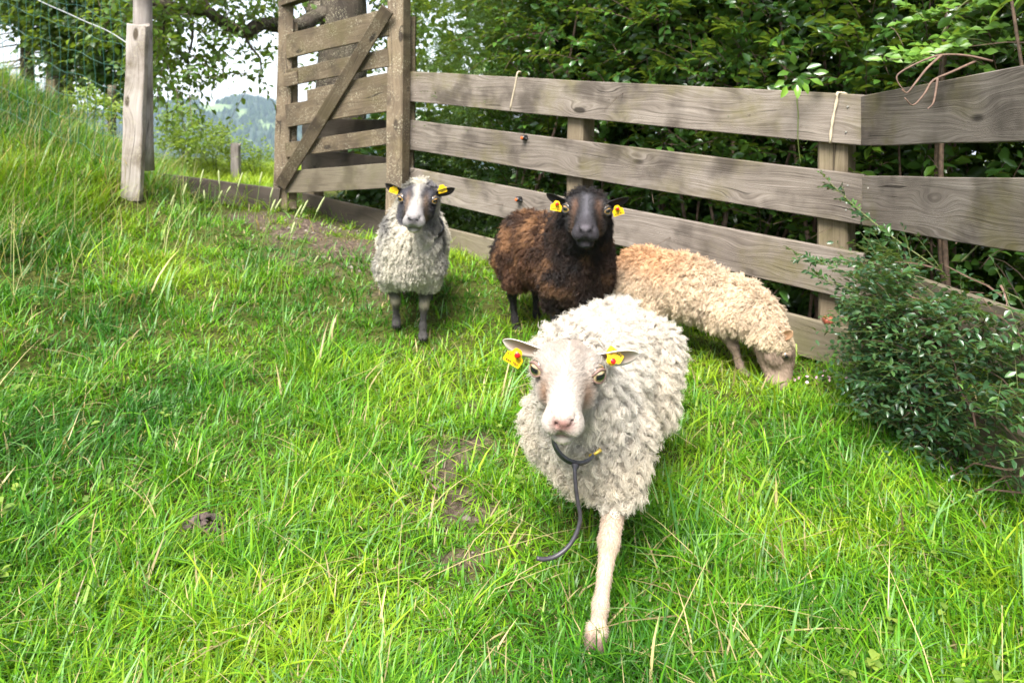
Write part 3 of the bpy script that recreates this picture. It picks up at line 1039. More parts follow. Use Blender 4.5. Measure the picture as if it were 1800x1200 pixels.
def hair_mat(name, trans=0.3, gloss=0.06):
    m, nt, out = new_mat(name)
    a = nd(nt, 'ShaderNodeAttribute', attribute_name='Col')
    d = nd(nt, 'ShaderNodeBsdfDiffuse', i_Color=a.outputs['Color'])
    t = nd(nt, 'ShaderNodeBsdfTranslucent', i_Color=a.outputs['Color'])
    g = nd(nt, 'ShaderNodeBsdfGlossy', i_Roughness=0.5)
    s = nd(nt, 'ShaderNodeMixShader', i_0=trans, i_1=d.outputs[0], i_2=t.outputs[0])
    s = nd(nt, 'ShaderNodeMixShader', i_0=gloss, i_1=s.outputs[0], i_2=g.outputs[0])
    nt.links.new(s.outputs[0], out.inputs[0])
    return m


M_WOOL = hair_mat('wool', 0.32, 0.02)
M_COAT = hair_mat('short_coat', 0.2, 0.05)


def sample_surface(V, Q, wfun, n, r):
    """n random points on quads, density weighted by wfun(centres)."""
    T = np.concatenate([Q[:, [0, 1, 2]], Q[:, [0, 2, 3]]])
    A, B, Cc = V[T[:, 0]], V[T[:, 1]], V[T[:, 2]]
    N = np.cross(B - A, Cc - A)
    ar = np.linalg.norm(N, axis=1)
    w = ar * wfun((A + B + Cc) / 3)
    w = w / w.sum()
    k = r.choice(len(T), n, p=w)
    u, v = r.random(n), r.random(n)
    f = u + v > 1
    u[f], v[f] = 1 - u[f], 1 - v[f]
    P = A[k] + (B[k] - A[k]) * u[:, None] + (Cc[k] - A[k]) * v[:, None]
    return P, T[k], np.stack([1 - u - v, u, v], 1)


def strap(pts, w, t, axis):
    """Flat strap following pts, w wide along axis."""
    pts = np.asarray(pts, float); n = len(pts)
    a = np.asarray(axis, float); a /= np.linalg.norm(a)
    tan = norm(np.gradient(pts, axis=0))
    nr = norm(np.cross(tan, a))
    V = np.stack([pts + a * w / 2 + nr * t / 2, pts + a * w / 2 - nr * t / 2, pts - a * w / 2 - nr * t / 2, pts - a * w / 2 + nr * t / 2], 1).reshape(-1, 3)
    k = np.arange(4); k2 = (k + 1) % 4
    Q = np.concatenate([np.stack([k + 4 * i, k + 4 * (i + 1), k2 + 4 * (i + 1), k2 + 4 * i], 1) for i in range(n - 1)])
    return V, Q


def make_sheep(name, label, base, heading, sc, joints, head, col_fn, wool, coat, eye, ear, res, seed, group='sheep in the paddock', collar=None):
    """base: world foot point. heading: compass of the body (radians, 0 = +X). sc: size. joints: sheep-space points.
    head: dict(poll world, nose world, roll, scale)."""
    r = np.random.default_rng(seed)
    base = Vector(base)
    ch, sh = math.cos(heading), math.sin(heading)

    def S(p):
        x, y, z = p
        return np.array([(x * ch - y * sh) * sc, (x * sh + y * ch) * sc, z * sc])

    def Sdir(d):
        return S(d)

    poll = np.array(Vector(head['poll']) - base)
    nose = np.array(Vector(head['nose']) - base)
    hs = head['scale']
    u = nose - poll; u /= np.linalg.norm(u)
    # animal's left = up x forward, then rolled about the nose axis
    vh = np.cross(np.array(head.get('up', (0, 0, 1.0))), u)
    HR = rotm(u, vh)
    if head.get('roll'):
        a = head['roll']
        v, w = HR[:, 1].copy(), HR[:, 2].copy()
        HR[:, 1] = v * math.cos(a) + w * math.sin(a)
        HR[:, 2] = w * math.cos(a) - v * math.sin(a)

    def toH(P):
        return ((P - poll) @ HR) / hs

    def fromH(q):
        return poll + HR @ (np.asarray(q, float) * hs)

    J = {k: [S(p) for p in v] if isinstance(v, list) else S(v) for k, v in joints.items()}
    allp = np.array([poll, nose] + [p for v in J.values() for p in (v if isinstance(v, list) else [v])])
    lo, hi = allp.min(0) - 0.24 * sc, allp.max(0) + 0.24 * sc
    lo[2] = min(allp[:, 2]) - 0.03
    xs, ys, zs = (np.arange(lo[d], hi[d] + res, res).astype(np.float32) for d in range(3))
    G = np.stack(np.meshgrid(xs, ys, zs, indexing='ij'), -1)
    shp = G.shape[:3]
    P = G.reshape(-1, 3)
    Rb = np.array([[ch, -sh, 0], [sh, ch, 0], [0, 0, 1]], np.float32)

    def body(P):
        d = None
        for a, b, ra, rb, ys_ in [(J['rump'], J['mid'], joints_r['rump'], joints_r['mid'], joints_r['ysc']), (J['mid'], J['chest'], joints_r['mid'], joints_r['chest'], joints_r['ysc'])]:
            # narrower across than tall: measure in body axes
            q = rcone(P @ Rb, a @ Rb, b @ Rb, ra * sc, rb * sc, (1, ys_, 1))
            d = q if d is None else smin(d, q, 0.06)
        d = smin(d, rcone(P, J['chest'] + S((0.02, 0, 0.0)), J['brisket'], joints_r['chest'] * 0.82 * sc, joints_r['brisket'] * sc), 0.05)
        neck_a = J['neck']
        nb = fromH((0.005, 0, -0.03))
        nm = (neck_a * 0.5 + nb * 0.5) + np.array(head.get('bend', (0, 0, 0)))
        d = smin(d, rcone(P, neck_a, nm, joints_r['neck'] * sc, joints_r['neck2'] * sc), 0.06)
        d = smin(d, rcone(P, nm, nb, joints_r['neck2'] * sc, joints_r['neck3'] * hs), 0.04)
        return d

    joints_r = head['radii']
    d = body(P)
    legk = [k for k in J if k.startswith('leg')]
    for k in legk:
        L = list(J[k])
        rr = list(np.array(joints_r[k]) * sc)
        L.insert(3, L[2] * 0.45 + L[3] * 0.55); rr.insert(3, 0.0122 * sc)
        for i in range(len(L) - 1):
            q = rcone(P, L[i], L[i + 1], rr[i], rr[i + 1])
            d = smin(d, q, 0.045 if i == 0 else (0.03 if i == 1 else 0.010))
        # cloven hoof with two claws, joined to the pastern
        f, g = L[-2], L[-1]
        fw = S(joints.get('toe', (1, 0, 0))) if k != 'lift' else S((1, 0, 0))
        fw = fw / np.linalg.norm(fw); sd = np.array([-fw[1], fw[0], 0])
        for s in (-1, 1):
            a = g + sd * s * 0.0095 * sc + np.array([0, 0, 0.008]) * sc
            q = rcone(P, a - fw * 0.004 * sc + np.array([0, 0, 0.012]) * sc, a + fw * 0.022 * sc, 0.0115 * sc, 0.0078 * sc)
            d = smin(d, q, 0.005)
    if 'tail' in J:
        L = J['tail']
        for i in range(len(L) - 1):
            d = smin(d, rcone(P, L[i], L[i + 1], joints_r['tail'][i] * sc, joints_r['tail'][i + 1] * sc), 0.02)
    # head where it is near enough to matter
    Hh = toH(P).astype(np.float32)
    near = np.sqrt(((Hh - np.array([0.1, 0, -0.02], np.float32)) ** 2).sum(-1)) < 0.24
    dh = np.full(len(P), 1.0, np.float32)
    dh[near] = head_sdf(Hh[near]) * hs
    d = smin(d.astype(np.float32), dh, 0.02)
    V, Q = surface_nets(d.reshape(shp).astype(np.float32), xs, ys, zs)
    V = V.astype(float)
    # gradient normals
    gx_, gy2, gz_ = np.gradient(d.reshape(shp), res)
    ix = np.clip(((V - np.array([xs[0], ys[0], zs[0]])) / res).round().astype(int), 0, np.array(shp) - 1)
    N = norm(np.stack([g[ix[:, 0], ix[:, 1], ix[:, 2]] for g in (gx_, gy2, gz_)], 1))
    del G, P, Hh, dh, d, gx_, gy2, gz_
    me = mesh_np(name, V, Q, None, M_FUR, True)
    HV = toH(V)
    BV = (V @ Rb) / sc                 # sheep axes
    woolm, col, skin = col_fn(HV, BV, V)
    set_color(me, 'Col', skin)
    root = link(name, me, None, base)
    tag(root, label, 'sheep', group)

    # ---- eyes
    em = eye_mesh(eye)
    for s in (-1, 1):
        o = link('eye', em, root)
        c = fromH((0.0845, 0.0555 * s, 0.005))
        look = HR @ np.array([0.74, 0.66 * s, 0.10]); look /= np.linalg.norm(look)
        slit = HR @ np.array([0.66, -0.74 * s, 0.0]); slit -= look * (slit @ look); slit /= np.linalg.norm(slit)
        zz = np.cross(look, slit)
        R = eye_r[name] * hs
        o.matrix_local = Matrix([[look[i] * R, slit[i] * R, zz[i] * R, c[i]] for i in range(3)] + [[0, 0, 0, 1]])
        # eyelids: upper and lower rims
        lid = MB()
        for up in (1, -1):
            pts, rd = [], []
            for q in np.linspace(-1, 1, 11):
                ph = q * 1.15
                el = up * 0.74 * math.cos(q * PI / 2) * (0.92 if up > 0 else 1.0) + 0.02
                dirn = look * math.cos(ph) * math.cos(el) + slit * math.sin(ph) * math.cos(el) + zz * (1 if (zz @ HR[:, 2]) > 0 else -1) * math.sin(el)
                pts.append(c + dirn * R * 1.06)
                rd.append((0.0030 if up > 0 else 0.0020) * hs * (0.55 + 0.45 * math.cos(q * PI / 2)))
            lid.add(*tube(pts, rd, 6))
        lo_ = lid.build('eyelid', plain('lid_skin', eye_lid[name], 0.6), root, True)

    # ---- ears
    ears = []
    for s in (-1, 1):
        em2 = ear_mesh(ear['len'] * hs, ear['wid'] * hs, ear['fold'], ear['inner'], ear['outer'], ear.get('tip', 0))
        o = link('ear', em2, root)
        c = fromH((0.026, 0.048 * s, 0.004))
        xd = HR @ np.array(ear['dir'][:1] + [ear['dir'][1] * s] + ear['dir'][2:]); xd /= np.linalg.norm(xd)
        zd = HR @ np.array([ear['face'][0], ear['face'][1] * s, ear['face'][2]]); zd -= xd * (zd @ xd); zd /= np.linalg.norm(zd)
        yd = np.cross(zd, xd)
        o.matrix_local = Matrix([[xd[i], yd[i], zd[i], c[i]] for i in range(3)] + [[0, 0, 0, 1]])
        ears.append((o, c, xd, yd, zd, s))

    # ---- collar laid round the neck where it is widest
    if collar:
        cc_ = np.array(Vector(collar['c']) - base); ca = np.array(collar['axis'], float); ca /= np.linalg.norm(ca)
        cx = np.cross(ca, [0, 0, 1.0]); cx /= np.linalg.norm(cx); cyv = np.cross(ca, cx)
        dv = V - cc_
        nearp = (np.abs(dv @ ca) < 0.012) & (np.linalg.norm(dv, axis=1) < 0.2)
        an = np.arctan2(dv[nearp] @ cyv, dv[nearp] @ cx); rd_ = np.hypot(dv[nearp] @ cyv, dv[nearp] @ cx)
        th = np.linspace(-PI, PI, 37)
        rr_ = np.array([rd_[np.abs((an - t + PI) % (2 * PI) - PI) < 0.3].max(initial=0.06) for t in th])
        rr_ = np.minimum(rr_, collar.get('max', 0.11))
        rr_ = np.convolve(np.concatenate([rr_[-4:-1], rr_, rr_[1:4]]), np.ones(5) / 5, 'same')[3:-3] + collar['gap']
        ring_pts = cc_ + np.cos(th)[:, None] * rr_[:, None] * cx + np.sin(th)[:, None] * rr_[:, None] * cyv
        collar_o = MB().add(*strap(ring_pts, collar.get('w', 0.020), 0.006, ca)).build('collar', M_STRAP, root)

    # ---- fleece
    if wool:
        vn = woolm
        n = wool['n']

        def wf_(c):
            return np.ones(len(c))
        T = None
        Pq, tri, bc = sample_surface(V, Q, wf_, int(n * 1.25), r)
        wv = (vn[tri] * bc).sum(1)
        keep = r.random(len(Pq)) < wv
        if collar:       # the strap presses the wool flat
            dq = Pq - cc_
            keep &= ~((np.abs(dq @ ca) < collar.get('band', 0.009)) & (np.linalg.norm(dq, axis=1) < 0.2))
        Pq, tri, bc, wv = Pq[keep], tri[keep], bc[keep], wv[keep]
        Nn = norm((N[tri] * bc[..., None]).sum(1))
        Cc = (col[tri] * bc[..., None]).sum(1)
        hl = (toH(Pq))
        # locks
        m = max(10, len(Pq) // wool['per_lock'])
        li = r.choice(len(Pq), m, replace=False)
        kt = kdtree.KDTree(m)
        for q, i_ in enumerate(li):
            kt.insert(Pq[i_], q)
        kt.balance()
        own = np.array([kt.find(p)[1] for p in Pq])
        LP, LN = Pq[li], Nn[li]
        down = np.array([0, 0, -1.0])
        back = -S((1, 0, 0)) / sc
        ld = LN + down * wool['droop'] * (0.55 + 0.8 * np.clip(1 - LN[:, 2:3], 0, 1.6)) + back * wool.get('back', 0.15) + r.normal(0, wool['mess'], (m, 3))
        ld = norm(ld)
        ll = wool['len'] * (0.7 + 0.6 * r.random(m)) * (0.35 + 0.65 * wv[li])
        k = wool['k']
        t = np.linspace(0, 1, k)
        D, L = ld[own], ll[own] * (0.85 + 0.3 * r.random(len(Pq)))
        root_off = Pq - LP[own]
        if wool.get('furrow'):
            bx = (Pq @ Rb)[:, 0] / sc + 0.18 * Pq[:, 2] + 0.05 * (vnoise(Pq * 9, 9) - 0.5)
            L = L * (1 - wool['furrow'] * (0.5 + 0.5 * np.sin(bx * 6.283 / 0.043)))
        # strand axis
        bend = norm(D + down * wool['droop'] * 0.7)
        axis = Nn[:, None] * 0 + D[:, None] * t[None, :, None] + (bend - D)[:, None] * (t ** 2)[None, :, None]
        pts = Pq[:, None] + axis * L[:, None, None]
        cl = wool['clump'] * t ** 0.8
        pts = pts - root_off[:, None] * cl[None, :, None]
        # crimped curl round the lock axis
        e1 = norm(np.cross(D, np.array([0.31, 0.2, 0.93]))); e2 = np.cross(D, e1)
        lph, lf = r.random(m) * 6.28, wool['turns'] * (0.7 + 0.6 * r.random(m))
        ph = lph[own][:, None] + lf[own][:, None] * 6.28 * t[None] + r.normal(0, wool['phase'], len(Pq))[:, None]
        am = wool['curl'] * (0.6 + 0.8 * r.random(m))[own][:, None] * (0.15 + 0.85 * t)[None]
        pts = pts + (np.cos(ph) * am)[..., None] * e1[:, None] + (np.sin(ph) * am)[..., None] * e2[:, None]
        pts += np.cumsum(r.normal(0, wool['fuzz'], (len(Pq), k, 3)) * (t > 0)[None, :, None], axis=1)
        rad = wool['rad'] * (1 - 0.55 * t ** 2)[None] * (0.7 + 0.6 * r.random((len(Pq), 1)))
        lv = 1 + r.normal(0, wool['var'], m)
        cc = Cc * np.clip(lv[own] * (1 + r.normal(0, 0.08, len(Pq))), 0.4, 1.7)[:, None]
        fo = curves_object('fleece', pts, None, rad, np.clip(cc, 0.003, 0.95), M_WOOL, root)
    if coat:
        n = coat['n']
        cw = coat['weight'](HV, BV, woolm) * np.where(HV[:, 0] < 0.0, sstep(0.025, 0.075, BV[:, 2] - 0.0), 1)
        Pq, tri, bc = sample_surface(V, Q, lambda c: np.ones(len(c)), int(n * 3), r)
        wv = (cw[tri] * bc).sum(1)
        kk = np.nonzero(r.random(len(Pq)) < wv)[0][:n]
        Pq, tri, bc = Pq[kk], tri[kk], bc[kk]
        Nn = norm((N[tri] * bc[..., None]).sum(1))
        Cc = (skin[tri] * bc[..., None]).sum(1)
        Hq = toH(Pq)
        face = sstep(-0.02, 0.03, Hq[:, 0]) * (np.linalg.norm(Hq - np.array([0.1, 0, -0.02]), axis=1) < 0.2)
        # on the face hair lies away from the nose, on the legs it lies down
        fl = np.where(face[:, None] > 0.4, -(HR[:, 0])[None] + 0.0, np.array([[0, 0, -1.0]]))
        side = (HR[:, 1])[None] * np.sign(Hq[:, 1:2]) * 0.5 * (face[:, None] > 0.4)
        fl = norm(fl + side)
        fl = norm(fl - Nn * (fl * Nn).sum(1, keepdims=True) + r.normal(0, 0.22, fl.shape))
        t = np.linspace(0, 1, 4)
        muz = (1 - 0.75 * sstep(0.12, 0.2, Hq[:, 0]) * face) * np.where(face > 0.2, 1, coat.get('leg', 0.6))
        L = coat['len'] * hs * (0.6 + 0.8 * r.random(len(Pq))) * muz
        d0 = norm(fl + Nn * 0.25)
        pts = Pq[:, None] + (d0[:, None] * t[None, :, None] + (fl - d0)[:, None] * (t ** 2)[None, :, None] * 0.7) * L[:, None, None]
        rad = coat['rad'] * (1 - 0.7 * t)[None] * np.ones((len(Pq), 1))
        cc = Cc * (1 + r.normal(0, 0.12, len(Pq)))[:, None]
        curves_object('short_coat', pts, None, rad, np.clip(cc, 0.003, 0.95), M_COAT, root)
    return dict(root=root, collar=collar_o if collar else None, ring=ring_pts if collar else None, S=S, fromH=fromH, HR=HR, hs=hs, ears=ears, toH=toH, base=base, sc=sc, V=V, N=N)


def text_mesh(name, body, size, mat, ext=0.0002):
    cu = bpy.data.curves.new(name, 'FONT')
    cu.body = body
    cu.size = size
    cu.extrude = ext
    cu.align_x = 'CENTER'; cu.align_y = 'CENTER'
    cu.resolution_u = 2
    ob = bpy.data.objects.new(name, cu)
    COL.objects.link(ob)
    dg = bpy.context.evaluated_depsgraph_get()
    me = bpy.data.meshes.new_from_object(ob.evaluated_get(dg))
    bpy.data.objects.remove(ob)
    bpy.data.curves.remove(cu)
    me.name = name
    me.materials.clear(); me.materials.append(mat)
    return me


def ear_tag(sh, center, xdir, ndir, size, rivet=True, back=True, lines=None):
    """Yellow plate: xdir along its writing, ndir the normal of its printed face (sheep-local vectors)."""
    x = np.asarray(xdir, float); x /= np.linalg.norm(x)
    z = np.asarray(ndir, float); z -= x * (z @ x); z /= np.linalg.norm(z)
    y = np.cross(z, x)
    w, h, t = 0.5, 0.42, 0.03
    # outline with a narrowed neck on top
    out = [(-.5, -.40), (-.46, -.45), (.46, -.45), (.5, -.40), (.5, .02), (.44, .10), (.30, .17), (.25, .36), (.15, .46), (-.15, .46), (-.25, .36), (-.30, .17), (-.44, .10), (-.5, .02)]
    n = len(out)
    V = [(a, b, -t) for a, b in out] + [(a, b, t) for a, b in out] + [(0, 0, -t), (0, 0, t)]
    a = np.arange(n); b = (a + 1) % n
    Q = np.stack([a, b, b + n, a + n], 1)
    T = np.concatenate([np.stack([b, a, np.full(n, 2 * n)], 1), np.stack([a + n, b + n, np.full(n, 2 * n + 1)], 1)])
    mb = MB().add(np.array(V) * size, Q, T)
    if back:
        Vb = np.array(V) * size * np.array([0.92, 0.92, 1]) + np.array([0.05, -0.02, -0.30]) * size
        mb.add(Vb, Q, T)
        mb.add(*tube([(0, 0.24 * size, -0.30 * size), (0, 0.24 * size, 0)], 0.08 * size, 8))
    me = mb.mesh('ear_tag', M_TAG)
    o = link('ear_tag', me, sh['root'])
    c = np.asarray(center, float)
    o.matrix_local = Matrix([[x[i], y[i], z[i], c[i]] for i in range(3)] + [[0, 0, 0, 1]])
    if rivet:
        MB().add(*tube([(0, .24 * size, 0), (0, .24 * size, .16 * size), (0, .24 * size, .30 * size)], [.22 * size, .19 * size, .165 * size], 14)).build('rivet_boss', M_TAG, o, True)
        MB().add(*tube([(0, .24 * size, .30 * size), (0, .24 * size, .335 * size), (0, .24 * size, .36 * size)], [.16 * size, .155 * size, .06 * size], 14)).build('rivet', M_TAGR, o, True)
    else:
        MB().add(*tube([(0, .26 * size, 0.02 * size), (0, .26 * size, .05 * size)], [.055 * size, .04 * size], 8)).build('rivet', M_INK, o, True)
    for (txt, sz, lx, ly) in (lines or []):
        tm = text_mesh('tag_print', txt, sz * size, M_INK)
        to = link('tag_print', tm, o)
        to.location = (lx * size, ly * size, t * size + 0.0002)
    return o
# ------------------------------------------------------------------ the four sheep
eye_lid = {}


def head_face_mask(H):
    """1 on the bare face, 0 on the woolly neck, in head axes."""
    return sstep(0.0, 0.04, H[:, 0] - 0.35 * np.clip(-H[:, 2] - 0.05, 0, 1) * 1.0) * (np.linalg.norm(H - np.array([0.1, 0, -0.02]), axis=1) < 0.19) * sstep(-0.012, 0.004, H[:, 2] + 0.078 + 0.020 * sstep(0.06, 0.11, H[:, 0])) * sstep(0.088, 0.074, np.abs(H[:, 1]))


RAD = dict(rump=0.128, mid=0.147, chest=0.138, brisket=0.08, neck=0.10, neck2=0.078, neck3=0.062, ysc=0.92,
           leg_fl=[0.064, 0.034, 0.0208, 0.0155, 0.0155], leg_fr=[0.064, 0.034, 0.0208, 0.0155, 0.0155],
           leg_hl=[0.084, 0.047, 0.022, 0.0158, 0.0155], leg_hr=[0.084, 0.047, 0.022, 0.0158, 0.0155], tail=[0.035, 0.03, 0.02])


def std_joints(**kw):
    j = dict(rump=(-0.26, 0, 0.405), mid=(-0.02, 0, 0.385), chest=(0.19, 0, 0.395), brisket=(0.25, 0, 0.30), neck=(0.20, 0, 0.45),
             leg_fl=[(0.17, 0.085, 0.31), (0.145, 0.085, 0.235), (0.165, 0.08, 0.135), (0.16, 0.08, 0.045), (0.175, 0.08, 0.004)],
             leg_fr=[(0.17, -0.085, 0.31), (0.145, -0.085, 0.235), (0.165, -0.08, 0.135), (0.16, -0.08, 0.045), (0.175, -0.08, 0.004)],
             leg_hl=[(-0.24, 0.085, 0.35), (-0.19, 0.10, 0.26), (-0.285, 0.085, 0.165), (-0.265, 0.085, 0.045), (-0.25, 0.085, 0.004)],
             leg_hr=[(-0.24, -0.085, 0.35), (-0.19, -0.10, 0.26), (-0.285, -0.085, 0.165), (-0.265, -0.085, 0.045), (-0.25, -0.085, 0.004)],
             tail=[(-0.38, 0, 0.42), (-0.42, 0, 0.34), (-0.42, 0, 0.24)])
    j.update(kw)
    return j


def leg_low(B):
    """1 below the elbow / stifle, where the legs are bare of wool."""
    return sstep(0.235, 0.19, B[:, 2])


# ---- white ewe in front ------------------------------------------------------------
def col_white(H, B, V):
    face = head_face_mask(H)
    wool = (1 - face) * (1 - leg_low(B))
    n = vnoise(V * 14, 1)[:, None]
    n_hi = vnoise(V * 60, 2)[:, None]
    white = np.array([0.68, 0.635, 0.575]); cream = np.array([0.62, 0.54, 0.43])
    col = white * (1 - 0.55 * n) + cream * 0.55 * n
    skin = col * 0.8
    f = np.array([0.41, 0.36, 0.315]) * np.ones_like(col)
    tan = np.array([0.30, 0.19, 0.125])
    # tan shadings beside the nose, pinkish crown, pink nose
    side = np.exp(-((H[:, 0] - 0.128) / 0.032) ** 2 - ((np.abs(H[:, 1]) - 0.037) / 0.014) ** 2 - ((H[:, 2] + 0.022) / 0.03) ** 2)[:, None] * (0.9 + 0.7 * n)
    crown = np.exp(-((H[:, 0] - 0.06) / 0.035) ** 2 - ((H[:, 1]) / 0.04) ** 2 - ((H[:, 2] - 0.055) / 0.03) ** 2)[:, None] * (0.15 + 0.6 * n_hi)
    f = f * (1 - np.clip(side, 0, 1)) + tan * np.clip(side, 0, 1)
    f = f * (1 - 0.45 * np.clip(crown, 0, 1)) + tan * 1.15 * 0.45 * np.clip(crown, 0, 1)
    pad = np.clip(1.3 * np.exp(-((H[:, 0] - 0.220) / 0.013) ** 2 - ((H[:, 2] + 0.022) / 0.0135) ** 2 - (H[:, 1] / 0.019) ** 2), 0, 1)[:, None]
    f = f * (1 - pad) + np.array([0.30, 0.16, 0.135]) * pad
    nost = np.zeros(len(V))
    for s in (-1, 1):
        nost = np.maximum(nost, np.exp(-((H[:, 0] - 0.212) / 0.010) ** 2 - ((H[:, 1] - s * 0.014) / 0.007) ** 2 - ((H[:, 2] + 0.020) / 0.0075) ** 2))
    nost = np.clip(nost * 1.1, 0, 1)[:, None]
    f = f * (1 - nost) + np.array([0.10, 0.045, 0.04]) * nost
    phil = np.exp(-(H[:, 1] / 0.0028) ** 2)[:, None] * sstep(0.2, 0.215, H[:, 0])[:, None] * (sstep(-0.058, -0.05, H[:, 2]) * sstep(-0.026, -0.034, H[:, 2]))[:, None]
    f = f * (1 - 0.75 * phil) + np.array([0.16, 0.08, 0.07]) * 0.75 * phil
    mouth = np.exp(-((H[:, 2] + 0.055 - 0.05 * np.clip(0.16 - H[:, 0], 0, 1)) / 0.0034) ** 2)[:, None] * sstep(0.15, 0.175, H[:, 0])[:, None]
    f = f * (1 - 0.8 * mouth) + np.array([0.18, 0.10, 0.085]) * 0.8 * mouth
    eyer = np.zeros(len(V))
    for s in (-1, 1):
        eyer = np.maximum(eyer, np.exp(-(np.linalg.norm(H - np.array([0.092, 0.056 * s, 0.001]), axis=1) / 0.016) ** 2))
    f = f * (1 - 0.6 * eyer[:, None]) + np.array([0.30, 0.19, 0.155]) * 0.6 * eyer[:, None]
    chin = sstep(-0.066, -0.078, H[:, 2])[:, None] * sstep(0.13, 0.16, H[:, 0])[:, None]
    f = f * (1 - 0.5 * chin) + np.array([0.55, 0.53, 0.28]) * 0.5 * chin
    skin = skin * (1 - face[:, None]) + f * face[:, None]
    lg = leg_low(B)[:, None]
    legc = np.array([0.50, 0.385, 0.29]) * (0.8 + 0.4 * n)
    hoof = sstep(0.040, 0.030, B[:, 2])[:, None]
    legc = legc * (1 - hoof) + np.array([0.17, 0.105, 0.09]) * hoof
    skin = skin * (1 - lg) + legc * lg
    # grubbier, yellower wool on the chest and under the belly
    low = sstep(0.42, 0.24, B[:, 2])[:, None] * (1 - lg)
    col = col * (1 - 0.30 * low) + np.array([0.46, 0.38, 0.22]) * 0.30 * low
    return wool, col, skin


eye_lid['sheep'] = (0.17, 0.10, 0.08); eye_r['sheep'] = 0.0205
w_base = Vector((0.222, 1.70, 0.02))
w_head = math.atan2(-0.53, -0.165)
sheep_w = make_sheep('sheep', 'white curly ewe in the foreground with pale face and dangling dark lead', w_base, w_head, 1.0,
    std_joints(rump=(-0.27, -0.01, 0.362), mid=(-0.03, 0, 0.350), chest=(0.17, 0.0, 0.36), brisket=(0.20, 0, 0.275), neck=(0.20, 0.0, 0.415),
        leg_fl=[(0.15, 0.070, 0.30), (0.205, 0.072, 0.235), (0.29, 0.066, 0.15), (0.355, 0.060, 0.062), (0.385, 0.058, 0.014)],
        leg_fr=[(0.15, -0.075, 0.31), (0.07, -0.08, 0.26), (0.105, -0.08, 0.215), (0.04, -0.08, 0.155), (0.025, -0.08, 0.12)],
        leg_hl=[(-0.25, 0.085, 0.35), (-0.16, 0.10, 0.25), (-0.22, 0.085, 0.155), (-0.17, 0.085, 0.045), (-0.155, 0.085, 0.004)],
        leg_hr=[(-0.26, -0.085, 0.35), (-0.22, -0.10, 0.25), (-0.34, -0.085, 0.165), (-0.36, -0.085, 0.05), (-0.35, -0.085, 0.012)]),
    dict(poll=at(1002, 614, 1.43), nose=at(989, 728, 1.225), roll=math.radians(-3.0), scale=0.975, radii={**RAD, 'rump': 0.102, 'mid': 0.108, 'chest': 0.088, 'brisket': 0.060, 'neck': 0.070, 'neck2': 0.058, 'neck3': 0.054, 'ysc': 0.78, 'leg_fl': [0.058, 0.028, 0.0195, 0.0140, 0.0145]}, bend=(0, 0, -0.02)),
    col_white,
    dict(n=230000, per_lock=17, droop=0.5, back=0.08, mess=0.34, len=0.032, k=12, clump=0.38, turns=1.6, phase=0.5, curl=0.0058, fuzz=0.0008, rad=0.00042, var=0.12),
    dict(n=120000, len=0.011, leg=0.7, rad=0.00030, weight=lambda H, B, w: (1 - w) ** 1.0),
    (0.42, 0.32, 0.17), dict(len=0.098, wid=0.030, fold=0.55, inner=(0.36, 0.24, 0.18), outer=(0.62, 0.55, 0.49), dir=[-0.12, 0.97, 0.10], face=(0.9, 0.25, -0.25)), 0.0056, 101,
    collar=dict(c=at(1010, 774, 1.42), axis=(0.25, -0.62, 0.78), gap=0.010, max=0.036, w=0.011))

